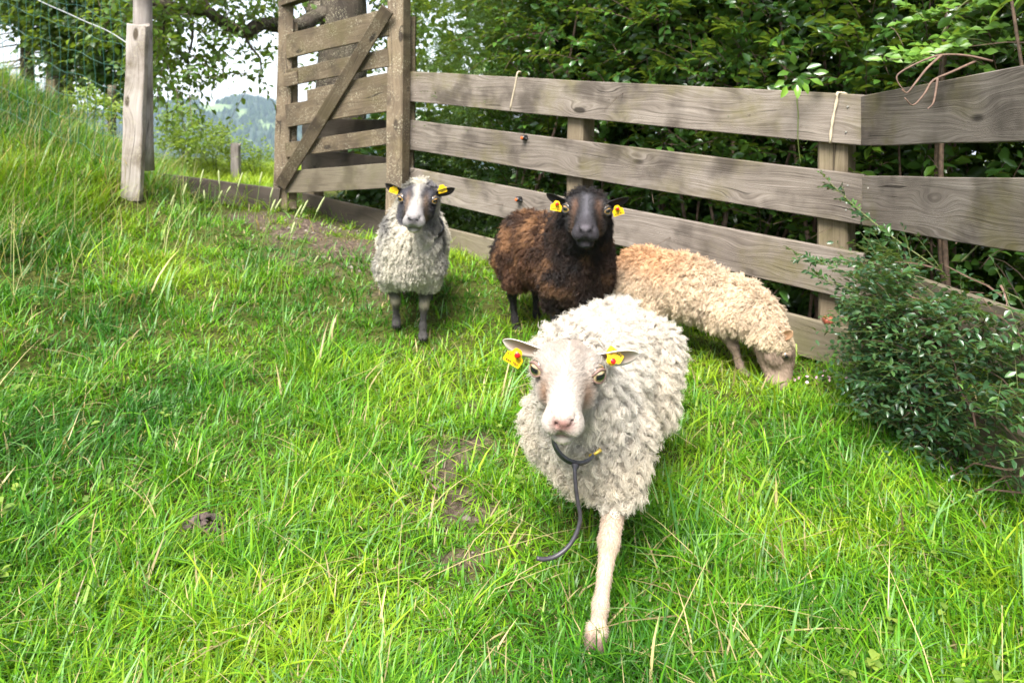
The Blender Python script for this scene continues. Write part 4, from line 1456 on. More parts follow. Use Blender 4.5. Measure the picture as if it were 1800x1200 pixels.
# ---- pale ewe with dark blazed face near the gate --------------------------------------
def col_grey(H, B, V):
    face = head_face_mask(H)
    wool = (1 - face) * sstep(0.19, 0.235, B[:, 2])
    n = vnoise(V * 11, 3)[:, None]
    cream = np.array([0.66, 0.61, 0.52]); grey = np.array([0.075, 0.075, 0.085])
    col = cream * (0.85 + 0.3 * n)
    # charcoal streaks over the shoulders and beside the neck
    st = np.exp(-((np.abs(B[:, 1]) - 0.128 - 0.15 * (0.5 - B[:, 2])) / 0.036) ** 2) * sstep(0.24, 0.32, B[:, 2]) * sstep(-0.08, 0.02, B[:, 0]) * sstep(0.62, 0.52, B[:, 2])
    st2 = np.exp(-((np.abs(B[:, 1]) - 0.09) / 0.03) ** 2) * sstep(0.44, 0.5, B[:, 2]) * sstep(0.68, 0.58, B[:, 2])
    stm = np.clip(np.maximum(st * 0.75, st2 * 0.8) * (0.55 + 0.9 * n[:, 0]), 0, 1)[:, None]
    col = col * (1 - stm) + grey * stm
    pl = np.exp(-(np.linalg.norm((H - np.array([0.02, 0, 0.03])) / np.array([0.05, 0.075, 0.05]), axis=1)) ** 2) * sstep(0.012, 0.03, np.abs(H[:, 1]) + 0.012 * (n[:, 0] - 0.5))
    pl = np.clip(pl * 1.6, 0, 0.9)[:, None]
    col = col * (1 - pl) + np.array([0.115, 0.108, 0.125]) * pl
    throat = (sstep(0.5, 0.6, B[:, 2]) * sstep(0.05, 0.0, np.abs(B[:, 1]) - 0.02))[:, None] * 0.25
    col = col * (1 - throat) + np.array([0.28, 0.27, 0.14]) * throat
    dark = np.array([0.035, 0.033, 0.04])
    f = dark * np.ones_like(col) * (0.7 + 0.9 * n)
    blaze_w = 0.015 + 0.10 * np.clip(H[:, 0] - 0.10, 0, 1) * sstep(0.09, 0.16, H[:, 0]) + 0.012 * sstep(0.07, 0.02, H[:, 0])
    bl = sstep(1.5, 0.6, np.abs(H[:, 1]) / blaze_w + 0.9 * (vnoise(V * 45, 4) - 0.5)) * sstep(-0.085, -0.01, H[:, 2] + 0.35 * (H[:, 0] - 0.1))
    f = f * (1 - bl[:, None]) + np.array([0.30, 0.275, 0.25]) * bl[:, None]
    muz = sstep(0.155, 0.185, H[:, 0])[:, None]
    f = f * (1 - muz) + np.array([0.25, 0.23, 0.225]) * muz
    tanp = (np.exp(-((H[:, 0] - 0.13) / 0.03) ** 2 - ((np.abs(H[:, 1]) - 0.032) / 0.009) ** 2))[:, None] * 0.55
    f = f * (1 - tanp) + np.array([0.36, 0.24, 0.16]) * tanp
    pad = np.clip(1.4 * np.exp(-((H[:, 0] - 0.219) / 0.013) ** 2 - ((H[:, 2] + 0.021) / 0.0125) ** 2 - (H[:, 1] / 0.018) ** 2), 0, 1)[:, None]
    f = f * (1 - pad) + np.array([0.13, 0.115, 0.125]) * pad
    nost = np.zeros(len(V))
    for s in (-1, 1):
        nost = np.maximum(nost, np.exp(-((H[:, 0] - 0.212) / 0.010) ** 2 - ((H[:, 1] - s * 0.014) / 0.008) ** 2 - ((H[:, 2] + 0.019) / 0.008) ** 2))
    nost = np.clip(nost * 1.2, 0, 1)[:, None]
    f = f * (1 - nost) + np.array([0.02, 0.018, 0.02]) * nost
    mouth = np.exp(-((H[:, 2] + 0.055 - 0.05 * np.clip(0.16 - H[:, 0], 0, 1)) / 0.004) ** 2)[:, None] * sstep(0.15, 0.175, H[:, 0])[:, None]
    f = f * (1 - 0.85 * mouth) + np.array([0.05, 0.03, 0.03]) * 0.85 * mouth
    chin = sstep(-0.064, -0.076, H[:, 2])[:, None] * sstep(0.12, 0.15, H[:, 0])[:, None]
    f = f * (1 - 0.6 * chin) + np.array([0.42, 0.42, 0.16]) * 0.6 * chin
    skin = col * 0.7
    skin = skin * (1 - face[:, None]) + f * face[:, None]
    lg = sstep(0.235, 0.19, B[:, 2])[:, None]
    knee = np.exp(-((B[:, 2] - 0.145) / 0.022) ** 2)[:, None]
    legc = np.array([0.05, 0.046, 0.043]) * (0.6 + 0.9 * n) * (1 - knee * 0.7) + np.array([0.36, 0.31, 0.22]) * knee * 0.7
    skin = skin * (1 - lg) + legc * lg
    return wool, col, skin


eye_lid['sheep'] = (0.06, 0.055, 0.06); eye_r['sheep'] = 0.0185
g_base = Vector((-0.465, 3.14, 0.075))
sheep_g = make_sheep('sheep', 'pale grey ewe with dark blazed face standing by the gate post', g_base, math.radians(-84), 0.97,
    std_joints(rump=(-0.27, 0.03, 0.41), mid=(-0.03, 0.01, 0.40), chest=(0.15, 0, 0.41), brisket=(0.19, 0, 0.33), neck=(0.17, 0.0, 0.48),
        leg_fl=[(0.14, 0.085, 0.31), (0.125, 0.08, 0.235), (0.145, 0.065, 0.135), (0.15, 0.06, 0.045), (0.165, 0.06, -0.01)],
        leg_fr=[(0.12, -0.085, 0.31), (0.08, -0.08, 0.235), (0.08, -0.065, 0.14), (0.05, -0.065, 0.06), (0.06, -0.065, 0.02)],
        tail=[(-0.38, 0.03, 0.42), (-0.42, 0.03, 0.34), (-0.42, 0.03, 0.24)]),
    dict(poll=at(739, 336, 2.97), nose=at(729, 371, 2.77), roll=math.radians(-4), scale=1.14, radii={**RAD, 'mid': 0.138, 'chest': 0.124, 'ysc': 0.88, 'neck': 0.098, 'neck2': 0.078, 'neck3': 0.058}, bend=(0, 0.0, 0.0)),
    col_grey,
    dict(n=95000, per_lock=8, droop=0.6, back=0.05, mess=0.30, len=0.027, k=9, clump=0.45, turns=1.5, phase=0.6, curl=0.0042, fuzz=0.0010, rad=0.0010, var=0.13),
    dict(n=22000, len=0.012, rad=0.0007, weight=lambda H, B, w: (1 - w)),
    (0.55, 0.30, 0.08), dict(len=0.088, wid=0.027, fold=0.6, inner=(0.045, 0.035, 0.035), outer=(0.03, 0.028, 0.03), dir=[-0.05, 0.97, 0.30], face=(0.9, 0.2, -0.35)), 0.0085, 102,
    collar=dict(c=at(735, 388, 3.06), axis=(0.0, -0.45, 0.9), gap=0.030, max=0.120, band=0.020))

# ---- black-brown ewe ----------------------------------------------------------------------
def col_brown(H, B, V):
    face = head_face_mask(H)
    wool = (1 - face) * sstep(0.18, 0.23, B[:, 2])
    n = vnoise(V * 7, 5)[:, None]; n1 = vnoise(V * 22, 6)[:, None]
    blk = np.array([0.020, 0.017, 0.017]); brn = np.array([0.092, 0.045, 0.025]); tan = np.array([0.33, 0.175, 0.085])
    k = sstep(0.30, 0.62, n * 0.65 + n1 * 0.45 - 0.05)
    k = k * sstep(0.30, -0.08, B[:, 0] + 0.10 * (B[:, 2] - 0.4))[:, None] * 0.8 + 0.34 * k
    k = np.clip(k, 0, 1)
    col = blk * (1 - k) + brn * k
    hi = sstep(0.62, 0.85, n1 + 0.25 * sstep(0.42, 0.55, B[:, 2])[:, None] * (B[:, 0] < 0.0)[:, None]) * k
    col = col * (1 - 0.8 * hi) + tan * 0.8 * hi
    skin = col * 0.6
    f = np.array([0.013, 0.0115, 0.0125]) * (0.6 + 0.9 * n1)
    bl = np.exp(-(H[:, 1] / (0.011 + 0.008 * vnoise(V * 40, 3))) ** 2) * sstep(0.05, 0.10, H[:, 0]) * sstep(0.21, 0.18, H[:, 0]) * sstep(-0.03, 0.0, H[:, 2] + 0.2 * (H[:, 0] - .1))
    f = f * (1 - 0.7 * bl[:, None]) + np.array([0.085, 0.08, 0.092]) * 0.7 * bl[:, None]
    tp = np.exp(-((H[:, 0] - 0.115) / 0.03) ** 2 - ((np.abs(H[:, 1]) - 0.034) / 0.009) ** 2)[:, None] * 0.75
    f = f * (1 - tp) + np.array([0.17, 0.09, 0.055]) * tp
    muz = sstep(0.165, 0.19, H[:, 0])[:, None] * 0.75
    f = f * (1 - muz) + np.array([0.034, 0.030, 0.035]) * muz
    pad = np.clip(1.4 * np.exp(-((H[:, 0] - 0.219) / 0.012) ** 2 - ((H[:, 2] + 0.013) / 0.009) ** 2 - (H[:, 1] / 0.02) ** 2), 0, 1)[:, None]
    f = f * (1 - 0.6 * pad) + np.array([0.16, 0.14, 0.16]) * 0.6 * pad
    nost = np.zeros(len(V))
    for s in (-1, 1):
        nost = np.maximum(nost, np.exp(-((H[:, 0] - 0.214) / 0.012) ** 2 - ((H[:, 1] - s * 0.014) / 0.008) ** 2 - ((H[:, 2] + 0.0205) / 0.0075) ** 2))
    nost = np.clip(nost * 1.4, 0, 1)[:, None]
    f = f * (1 - nost) + np.array([0.008, 0.007, 0.008]) * nost
    mouth = np.exp(-((H[:, 2] + 0.055 - 0.05 * np.clip(0.16 - H[:, 0], 0, 1)) / 0.004) ** 2)[:, None] * sstep(0.15, 0.175, H[:, 0])[:, None]
    f = f * (1 - 0.85 * mouth) + np.array([0.012, 0.010, 0.010]) * 0.85 * mouth
    skin = skin * (1 - face[:, None]) + f * face[:, None]
    lg = sstep(0.23, 0.18, B[:, 2])[:, None]
    skin = skin * (1 - lg) + np.array([0.022, 0.019, 0.019]) * lg
    return wool, col, skin


eye_lid['sheep'] = (0.03, 0.026, 0.028)
b_base = Vector((0.19, 2.96, 0.05))
sheep_b = make_sheep('sheep', 'dark brown ewe with black face standing behind the white one', b_base, math.atan2(-0.50, 0.235), 1.04,
    std_joints(rump=(-0.27, 0.0, 0.385), mid=(-0.03, 0, 0.37), chest=(0.17, 0.0, 0.38), brisket=(0.21, 0, 0.29), neck=(0.18, -0.0, 0.47),
        leg_hr=[(-0.24, -0.085, 0.33), (-0.19, -0.09, 0.25), (-0.27, -0.075, 0.16), (-0.25, -0.07, 0.045), (-0.235, -0.07, 0.0)],
        leg_hl=[(-0.24, 0.085, 0.33), (-0.19, 0.09, 0.25), (-0.29, 0.055, 0.165), (-0.275, 0.05, 0.045), (-0.26, 0.05, 0.0)]),
    dict(poll=at(1032, 357, 2.64), nose=at(1030, 388, 2.42), roll=math.radians(-2), scale=1.22, radii={**RAD, 'rump': 0.122, 'mid': 0.136, 'chest': 0.132, 'neck': 0.105, 'neck2': 0.088, 'neck3': 0.060}, bend=(0, -0.01, 0.0)),
    col_brown,
    dict(n=100000, per_lock=9, droop=0.7, back=0.10, mess=0.32, len=0.029, k=9, clump=0.45, turns=1.4, phase=0.6, curl=0.0042, fuzz=0.0011, rad=0.00085, var=0.22),
    dict(n=24000, len=0.014, rad=0.0007, weight=lambda H, B, w: (1 - w)),
    (0.30, 0.18, 0.06), dict(len=0.085, wid=0.026, fold=0.6, inner=(0.022, 0.018, 0.02), outer=(0.02, 0.018, 0.02), dir=[-0.05, 0.95, 0.30], face=(0.85, 0.1, -0.55)), 0.0085, 103)

# ---- tan ewe grazing along the fence -----------------------------------------------------------
def col_tan(H, B, V):
    face = head_face_mask(H) * sstep(0.045, 0.085, H[:, 0] + 0.25 * np.clip(H[:, 2], -0.1, 0.1))
    wool = (1 - face) * sstep(0.16, 0.20, B[:, 2] + 0.0 * B[:, 0])
    n = vnoise(V * 9, 7)[:, None]
    cream = np.array([0.66, 0.53, 0.39]); rust = np.array([0.57, 0.32, 0.155])
    k = (sstep(0.30, 0.44, B[:, 2]) * sstep(0.16, -0.2, B[:, 0]))[:, None] * (0.5 + 0.7 * n)
    col = cream * (1 - np.clip(k, 0, 1)) + rust * np.clip(k, 0, 1)
    col = col * (0.85 + 0.3 * vnoise(V * 25, 8)[:, None])
    low = sstep(0.26, 0.16, B[:, 2])[:, None] * 0.4
    col = col * (1 - low) + np.array([0.34, 0.30, 0.16]) * low
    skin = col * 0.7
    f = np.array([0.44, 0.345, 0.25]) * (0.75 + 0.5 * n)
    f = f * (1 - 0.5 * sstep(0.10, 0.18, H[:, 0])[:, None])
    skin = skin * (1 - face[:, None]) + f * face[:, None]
    lg = sstep(0.20, 0.15, B[:, 2])[:, None]
    skin = skin * (1 - lg) + np.array([0.22, 0.16, 0.12]) * lg
    return wool, col, skin


eye_lid['sheep'] = (0.10, 0.07, 0.05); eye_r['sheep'] = 0.0145
t_base = Vector((0.735, 2.77, 0.05))
sheep_t = make_sheep('sheep', 'tan woolly sheep grazing with its head down beside the fence', t_base, math.atan2(-0.32, 0.50), 0.93,
    std_joints(rump=(-0.24, 0, 0.345), mid=(-0.03, 0, 0.315), chest=(0.17, 0, 0.265), brisket=(0.22, 0, 0.22), neck=(0.23, 0, 0.26),
        leg_fl=[(0.17, 0.07, 0.24), (0.14, 0.07, 0.19), (0.16, 0.065, 0.115), (0.16, 0.065, 0.04), (0.175, 0.065, 0.0)],
        leg_fr=[(0.17, -0.07, 0.24), (0.14, -0.07, 0.19), (0.19, -0.065, 0.115), (0.215, -0.065, 0.04), (0.23, -0.065, 0.0)],
        leg_hl=[(-0.23, 0.075, 0.29), (-0.18, 0.085, 0.21), (-0.27, 0.07, 0.14), (-0.25, 0.07, 0.04), (-0.235, 0.07, 0.0)],
        leg_hr=[(-0.23, -0.075, 0.29), (-0.17, -0.085, 0.21), (-0.24, -0.07, 0.14), (-0.20, -0.07, 0.04), (-0.185, -0.07, 0.0)],
        tail=[(-0.36, 0, 0.35), (-0.415, 0, 0.27), (-0.42, 0, 0.17)]),
    dict(poll=at(1366, 584, 2.50), nose=(0.992, 2.44, 0.075), up=(1.0, -0.22, 0.15), roll=0.0, scale=0.92, radii={**RAD, 'rump': 0.108, 'mid': 0.112, 'chest': 0.100, 'brisket': 0.07, 'neck': 0.08, 'neck2': 0.07, 'neck3': 0.052, 'tail': [0.04, 0.035, 0.022]}, bend=(0.0, 0, 0.02)),
    col_tan,
    dict(n=100000, per_lock=10, droop=0.65, back=0.25, mess=0.18, len=0.030, furrow=0.5, k=9, clump=0.42, turns=1.2, phase=0.6, curl=0.0036, fuzz=0.0010, rad=0.00085, var=0.13),
    dict(n=14000, len=0.012, rad=0.0007, weight=lambda H, B, w: (1 - w)),
    (0.03, 0.022, 0.015), dict(len=0.075, wid=0.024, fold=0.5, inner=(0.42, 0.23, 0.13), outer=(0.40, 0.25, 0.15), dir=[-0.35, 0.75, 0.55], face=(0.3, 0.6, -0.4)), 0.0085, 104)
# ------------------------------------------------------------------ ear tags, collars, lead
def wl(sh, p):
    """World place to sheep-local."""
    return np.array(Vector(p) - sh['base'])


def tag_at(sh, px, py, y, ang, yaw, pitch, size, **kw):
    """Plate facing the viewer turned by yaw/pitch, its writing running at ang in the picture plane."""
    n = np.array([math.sin(yaw) * math.cos(pitch), -math.cos(yaw) * math.cos(pitch), math.sin(pitch)])
    x = np.array([math.cos(ang), 0.0, math.sin(ang)])
    return ear_tag(sh, wl(sh, at(px, py, y)), x, n, size, **kw)


L780 = [('AT', 0.20, -0.34, -0.02), ('444 780', 0.235, 0.0, -0.33), ('1053', 0.13, 0.26, -0.14), ('5033', 0.13, 0.26, -0.03)]
tag_at(sheep_w, 905, 627, 1.395, math.radians(-33), -0.25, 0.15, 0.038, lines=L780, back=False)
tag_at(sheep_w, 1078, 628, 1.385, math.radians(140), 0.30, 0.30, 0.036, lines=L780, back=False)
LG = [('AT 440', 0.24, 0, -0.05), ('5033', 0.22, 0, -0.3)]
tag_at(sheep_g, 693, 333, 2.93, math.radians(-18), 0.2, -0.1, 0.038, lines=LG, rivet=False)
tag_at(sheep_g, 777, 332, 2.93, math.radians(15), -0.2, -0.1, 0.038, lines=LG, rivet=False)
LB = [('447 80', 0.26, 0, -0.3), ('5033', 0.18, 0.1, -0.08)]
tag_at(sheep_b, 978, 362, 2.58, math.radians(-10), -0.35, 0.05, 0.042, lines=LB)
tag_at(sheep_b, 1086, 370, 2.58, math.radians(18), 0.35, 0.05, 0.042, lines=LB)


# white ewe: brass tongue and the dangling lead, both fixed to the strap
def ring_at(sh, px, py):
    """Point of the collar that is seen nearest to a place in the photograph."""
    P = sh['ring'] + np.array(sh['base'])
    q = np.stack([900 + P[:, 0] / P[:, 1] * F, 200 - (P[:, 2] - CAM_H) / P[:, 1] * F], 1)
    d = np.hypot(q[:, 0] - px, q[:, 1] - py) + 1000 * (P[:, 1] > P[:, 1].mean())
    return P[d.argmin()]


cf = ring_at(sheep_w, 1013, 806)
bk = ring_at(sheep_w, 1032, 790)
off = Vector((0, -0.006, 0))
MB().add(*tube([wl(sheep_w, Vector(bk) + off + Vector((-0.012, 0, -0.006))), wl(sheep_w, Vector(bk) + off * 1.4), wl(sheep_w, Vector(bk) + off + Vector((0.012, 0, 0.008)))], [0.0035, 0.0032, 0.0045], 6)).build('buckle', M_BRASS, sheep_w['collar'], True)
c0 = Vector(cf) + Vector((0, -0.008, 0))
lead_off = [(0, 0, 0), (-0.002, -0.010, -0.008), (-0.001, -0.018, -0.034), (0.003, -0.022, -0.064), (0.007, -0.026, -0.09), (0.000, -0.032, -0.115), (-0.017, -0.04, -0.138), (-0.042, -0.048, -0.152), (-0.064, -0.054, -0.154), (-0.080, -0.058, -0.150)]
lp = smooth_path([wl(sheep_w, c0 + Vector(o)) for o in lead_off], 40)
lr = np.full(40, 0.0042); lr[:4] = [0.0085, 0.0085, 0.0070, 0.0050]
MB().add(*tube(lp, lr, 8)).build('lead', M_LEAD, sheep_w['collar'], True)

# grey ewe
cg = Vector(ring_at(sheep_g, 742, 427)) + Vector((0, -0.006, 0))
MB().add(*tube([wl(sheep_g, cg), wl(sheep_g, cg + Vector((0.014, 0, -0.006)))], 0.004, 6)).build('buckle', M_STEEL, sheep_g['collar'], True)
# ------------------------------------------------------------------ leaves, twigs, hedge, trees
LV = np.array([(0, 0, 0), (.42, .5, .10), (.42, 0, 0), (.42, -.5, .10), (.78, .33, .02), (.76, 0, -.03), (.78, -.33, .02), (1, 0, -.12)])
LT = np.array([(0, 2, 1), (0, 3, 2), (1, 2, 5), (1, 5, 4), (2, 3, 6), (2, 6, 5), (4, 5, 7), (5, 6, 7)])
NV = np.array([(0, 0, 0), (.5, .5, .06), (.5, -.5, .06), (1, 0, -.08)])
NT = np.array([(0, 2, 1), (1, 2, 3)])


def leaf_frames(D, N):
    D = norm(D); Y = norm(np.cross(N, D)); Z = np.cross(D, Y)
    return D, Y, Z


def leaf_cloud(name, P, D, N, L, W, tone, mat, parent, small=False):
    tv, tt = (NV, NT) if small else (LV, LT)
    X, Y, Z = leaf_frames(D, N)
    n = len(P)
    V = P[:, None] + tv[None, :, 0:1] * X[:, None] * L[:, None, None] + tv[None, :, 1:2] * Y[:, None] * W[:, None, None] + tv[None, :, 2:3] * Z[:, None] * L[:, None, None]
    T = (np.arange(n) * len(tv))[:, None, None] + tt[None]
    me = mesh_np(name, V.reshape(-1, 3), None, T.reshape(-1, 3), mat, True)
    set_float(me, 'tone', np.repeat(tone, len(tv)))
    o = link(name, me, parent)
    tag(o, kind='stuff')
    return o


_leafme = {}


def leaf_parts(P, D, N, L, W, tone, mat, parent, origin):
    X, Y, Z = leaf_frames(D, N)
    for k in range(len(P)):
        key = (mat.name, int(np.clip(tone[k], 0, 0.99) * 6))
        if key not in _leafme:
            me = mesh_np('leaf', LV, None, LT, mat, True)
            set_float(me, 'tone', np.full(len(LV), (key[1] + 0.5) / 6))
            _leafme[key] = me
        o = bpy.data.objects.new('leaf', _leafme[key])
        COL.objects.link(o)
        o.parent = parent
        p = P[k] - origin
        o.matrix_local = Matrix([[X[k][i] * L[k], Y[k][i] * W[k], Z[k][i] * L[k], p[i]] for i in range(3)] + [[0, 0, 0, 1]])


def twig_leaves(S, D, TL, nl, leaf, asp, r, spread=0.9, flat=None, droop=0.25, curve=0.25):
    """Leaves set alternately along twigs. S starts, D directions (m,3), TL lengths."""
    m = len(S)
    D = norm(D)
    up = np.array([0, 0, 1.0])
    side = norm(np.cross(D, up + r.normal(0, 0.35, (m, 3))))
    nrm = np.cross(side, D)
    t = (np.arange(nl) + 0.6) / nl
    tt = np.broadcast_to(t[None], (m, nl)) + r.normal(0, 0.03, (m, nl))
    pos = S[:, None] + D[:, None] * (tt * TL[:, None])[..., None] - up * (curve * (tt ** 2) * TL[:, None])[..., None]
    sg = np.where(np.arange(nl) % 2 == 0, 1.0, -1.0)[None, :, None]
    dirn = D[:, None] * 0.55 + side[:, None] * sg * spread + r.normal(0, 0.22, (m, nl, 3)) - up * droop
    nn = nrm[:, None] + r.normal(0, 0.35, (m, nl, 3)) + np.zeros((m, nl, 3))
    nn = np.where(nn[..., 2:3] < 0, -nn, nn)
    L = leaf * (0.65 + 0.6 * r.random((m, nl))) * (1 - 0.35 * np.clip(tt - 0.6, 0, 1))
    W = L * asp * (0.85 + 0.3 * r.random((m, nl)))
    f = lambda a: a.reshape(-1, *a.shape[2:])
    return f(pos), norm(f(dirn)), norm(f(nn)), f(L), f(W)


def twig_tubes(mb, S, D, TL, rad, curve=0.25, sides=3):
    t = np.linspace(0, 1, 4)
    for k in range(len(S)):
        pts = S[k] + D[k] * (t * TL[k])[:, None] - np.array([0, 0, 1.0]) * (curve * t ** 2 * TL[k])[:, None]
        mb.add(*tube(pts, rad * (1 - 0.7 * t), sides, False))


def in_frame(P, margin=20):
    px = 900 + P[:, 0] / P[:, 1] * F
    py = 200 - (P[:, 2] - CAM_H) / P[:, 1] * F
    return (P[:, 1] > 0.3) & (px > -margin) & (px < 1800 + margin) & (py > -margin) & (py < 1200 + margin)


M_HEDGE = leaf_mat('glossy_hedge_leaf', (0.020, 0.055, 0.012), (0.045, 0.115, 0.020), (0.16, 0.30, 0.035), trans=0.3, rough=0.22, spec=0.6)
M_YEW = leaf_mat('yew_needle', (0.022, 0.055, 0.012), (0.05, 0.11, 0.018), (0.13, 0.22, 0.03), trans=0.2, rough=0.45, spec=0.4)
M_ROSE = leaf_mat('rose_leaf', (0.04, 0.10, 0.015), (0.09, 0.20, 0.025), (0.17, 0.30, 0.04), trans=0.35, rough=0.42)
M_COTO = leaf_mat('small_shrub_leaf', (0.016, 0.048, 0.022), (0.035, 0.09, 0.030), (0.10, 0.19, 0.05), trans=0.25, rough=0.30, spec=0.6)
M_APPLE = leaf_mat('apple_leaf', (0.03, 0.075, 0.012), (0.065, 0.14, 0.018), (0.14, 0.23, 0.03), trans=0.45, rough=0.4)
M_TREE = leaf_mat('background_tree_leaf', (0.018, 0.05, 0.008), (0.045, 0.10, 0.012), (0.12, 0.21, 0.025), trans=0.4, rough=0.45)
M_SPRUCE = leaf_mat('spruce_needle', (0.012, 0.032, 0.020), (0.022, 0.05, 0.032), (0.05, 0.09, 0.05), trans=0.1, rough=0.5)
M_BUSH = leaf_mat('meadow_bush_leaf', (0.07, 0.14, 0.02), (0.15, 0.24, 0.035), (0.30, 0.38, 0.06), trans=0.45, rough=0.5)
M_TWIG = plain('brown_twig', (0.10, 0.065, 0.042), 0.8, noise=0.4, nscale=60)
M_DEADTWIG = plain('red_brown_twig', (0.12, 0.072, 0.05), 0.75, noise=0.3, nscale=80)
M_GREENTWIG = plain('green_twig', (0.10, 0.12, 0.035), 0.7, noise=0.3, nscale=80)
M_BARK = wood_mat('mossy_bark', (0.15, 0.125, 0.095), (0.075, 0.058, 0.044), (0.022, 0.017, 0.013), algae=0.6, algae_col=(0.06, 0.065, 0.015), lichen=0.9, axis='Z', grain=1.0)

r = np.random.default_rng(31)


def hedge_points(n, s0, s1, d0, d1, z0, z1, pw=1.6):
    s = r.uniform(s0, s1, n)
    d = d0 + (d1 - d0) * r.random(n) ** pw
    z = r.uniform(z0, z1, n)
    base = np.array(FC)[None] + np.array(FD)[None] * s[:, None] + np.array(FN)[None] * d[:, None]
    base[:, 2] = z
    return base, s, d


def pick_front(P, dist, n):
    ok = np.nonzero(in_frame(P, 0))[0]
    o = ok[np.argsort(dist[ok] + r.random(len(ok)) * 0.06)]
    return o[:n]


def leafy_thing(name, label, cat, loc, P, D, N, L, W, tone, mat, front, nparts=300, small=False, group=None):
    e = empty(name, loc, label, cat, group)
    org = np.array(loc, float)
    idx = np.zeros(len(P), bool)
    if nparts:
        idx[pick_front(P, front, nparts)] = True
        leaf_parts(P[idx], D[idx], N[idx], L[idx], W[idx], tone[idx], mat, e, org)
    k = ~idx
    leaf_cloud('foliage', P[k] - org, D[k], N[k], L[k], W[k], tone[k], mat, e, small)
    return e, org


# ---- clipped hedge behind the long fence, wrapping round behind the corner
S1, s_, d_ = hedge_points(4200, -0.2, 2.15, 0.16, 1.1, 0.15, 2.5, 1.3)
zl = 0.55 + 0.5 * n2(s_, S1[:, 2], 2.2, 21)
keep = r.random(len(S1)) < np.where(S1[:, 2] < 1.15, 0.55, 1.0) * (0.35 + 1.1 * n2(s_ * 1.0, S1[:, 2], 3.0, 22))
S1, d_, s_ = S1[keep], d_[keep], s_[keep]
out = -np.array(FN)[None] * (0.9 - 0.5 * d_[:, None]) + np.array([0, 0, 0.55])[None] + r.normal(0, 0.55, S1.shape)
n_c = 1300
S2 = np.column_stack([r.uniform(1.45, 2.5, n_c), r.uniform(1.0, 2.9, n_c), r.uniform(0.15, 2.1, n_c)])
k2 = (S2[:, 0] - 1.45) > 0.12 * r.random(n_c)
k2 &= r.random(n_c) < np.where(S2[:, 2] < 1.0, 0.5, 1.0)
S2 = S2[k2]
out2 = np.array([-0.6, -0.4, 0.5])[None] + r.normal(0, 0.55, S2.shape)
Sall, Dall = np.concatenate([S1, S2]), norm(np.concatenate([out, out2]))
dist = np.concatenate([d_, S2[:, 0] - 1.35])
TL = r.uniform(0.14, 0.34, len(Sall))
P, D, N, L, W = twig_leaves(Sall, Dall, TL, 11, 0.056, 0.52, r, spread=0.8, droop=0.25)
tone = np.clip(np.repeat(0.30 + 0.26 * r.random(len(Sall)) + 0.35 * (r.random(len(Sall)) > 0.86), 11) + r.normal(0, 0.12, len(P)), 0, 1)  # lighter tone on some twigs imitates leaves catching the light
# keep leaves on the garden side of the boards below the top edge
dd = (P - np.array(FC)) @ np.array(FN)
okl = (dd > 0.05) | (P[:, 2] > 1.36)
okl &= ~((P[:, 0] < 1.36) & (P[:, 1] < 2.55) & (P[:, 2] < 1.2))
dl = np.repeat(dist, 11)
P, D, N, L, W, tone, dl = (a[okl] for a in (P, D, N, L, W, tone, dl))
hedge, horg = leafy_thing('hedge', 'dark glossy leaved hedge filling the space behind the board fences', 'hedge', (0.9, 3.9, 0.0), P, D, N, L, W, tone, M_HEDGE, dl, 300)
mb = MB()
sel = r.random(len(Sall)) < 0.55
twig_tubes(mb, Sall[sel] - horg, Dall[sel], TL[sel], 0.0026)
tag(mb.build('twigs', M_TWIG, hedge), kind='stuff')
# inner mass of larger leaves, a backdrop toned dark so hedge gaps look shaded
Si, si_, di_ = hedge_points(9500, -0.6, 3.0, 0.7, 2.0, -0.4, 2.7, 1.0)
Sj = np.column_stack([r.uniform(1.9, 3.4, 1500), r.uniform(0.9, 3.4, 1500), r.uniform(-0.2, 2.5, 1500)])
Si = np.concatenate([Si, Sj])
Sg, _a, _b = hedge_points(900, 2.95, 4.3, 0.35, 1.0, -0.1, 0.95, 1.0)      # low hedge continuing behind the open gate
Si = np.concatenate([Si, Sg])
lowcut = r.random(len(Si)) < np.where(Si[:, 2] < 0.9, 0.8, 1.0)
Si = Si[lowcut]
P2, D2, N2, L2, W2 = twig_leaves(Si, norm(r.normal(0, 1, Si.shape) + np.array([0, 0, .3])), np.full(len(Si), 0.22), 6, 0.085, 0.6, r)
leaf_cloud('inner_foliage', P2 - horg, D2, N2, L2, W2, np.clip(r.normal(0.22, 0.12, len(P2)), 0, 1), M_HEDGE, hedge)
# stems of the hedge
for k in range(46):
    s = r.uniform(-0.3, 2.3); d = r.uniform(0.2, 0.75)
    a = fp(s, -0.25, d); lean = r.normal(0, 0.22, 2); lean[1] = abs(lean[1])
    p = [a, a + FD * lean[0] * 0.4 + FN * lean[1] * 0.4 + Vector((0, 0, 0.6)), a + FD * lean[0] * 1.1 + FN * (lean[1] + .1) * 0.8 + Vector((0, 0, 1.3)), a + FD * lean[0] * 1.6 + FN * (lean[1] + .1) * 1.2 + Vector((0, 0, 2.1))]
    rr_ = r.uniform(0.006, 0.015)
    MB().add(*tube(smooth_path([q - Vector(horg) for q in p], 9), np.linspace(rr_, rr_ * 0.4, 9), 5)).build('stem', M_TWIG, hedge, True)
for k in range(9):
    a = Vector((r.uniform(1.5, 1.8), r.uniform(1.3, 2.5), -0.1)); b = a + Vector((r.normal(0, .12), r.normal(0, .12), 1.9))
    rr_ = r.uniform(0.006, 0.012)
    MB().add(*tube(smooth_path([a - Vector(horg), a.lerp(b, .5) + Vector((r.normal(0, .04), 0, 0)) - Vector(horg), b - Vector(horg)], 7), np.linspace(rr_, rr_ * .5, 7), 5)).build('stem', M_TWIG, hedge, True)

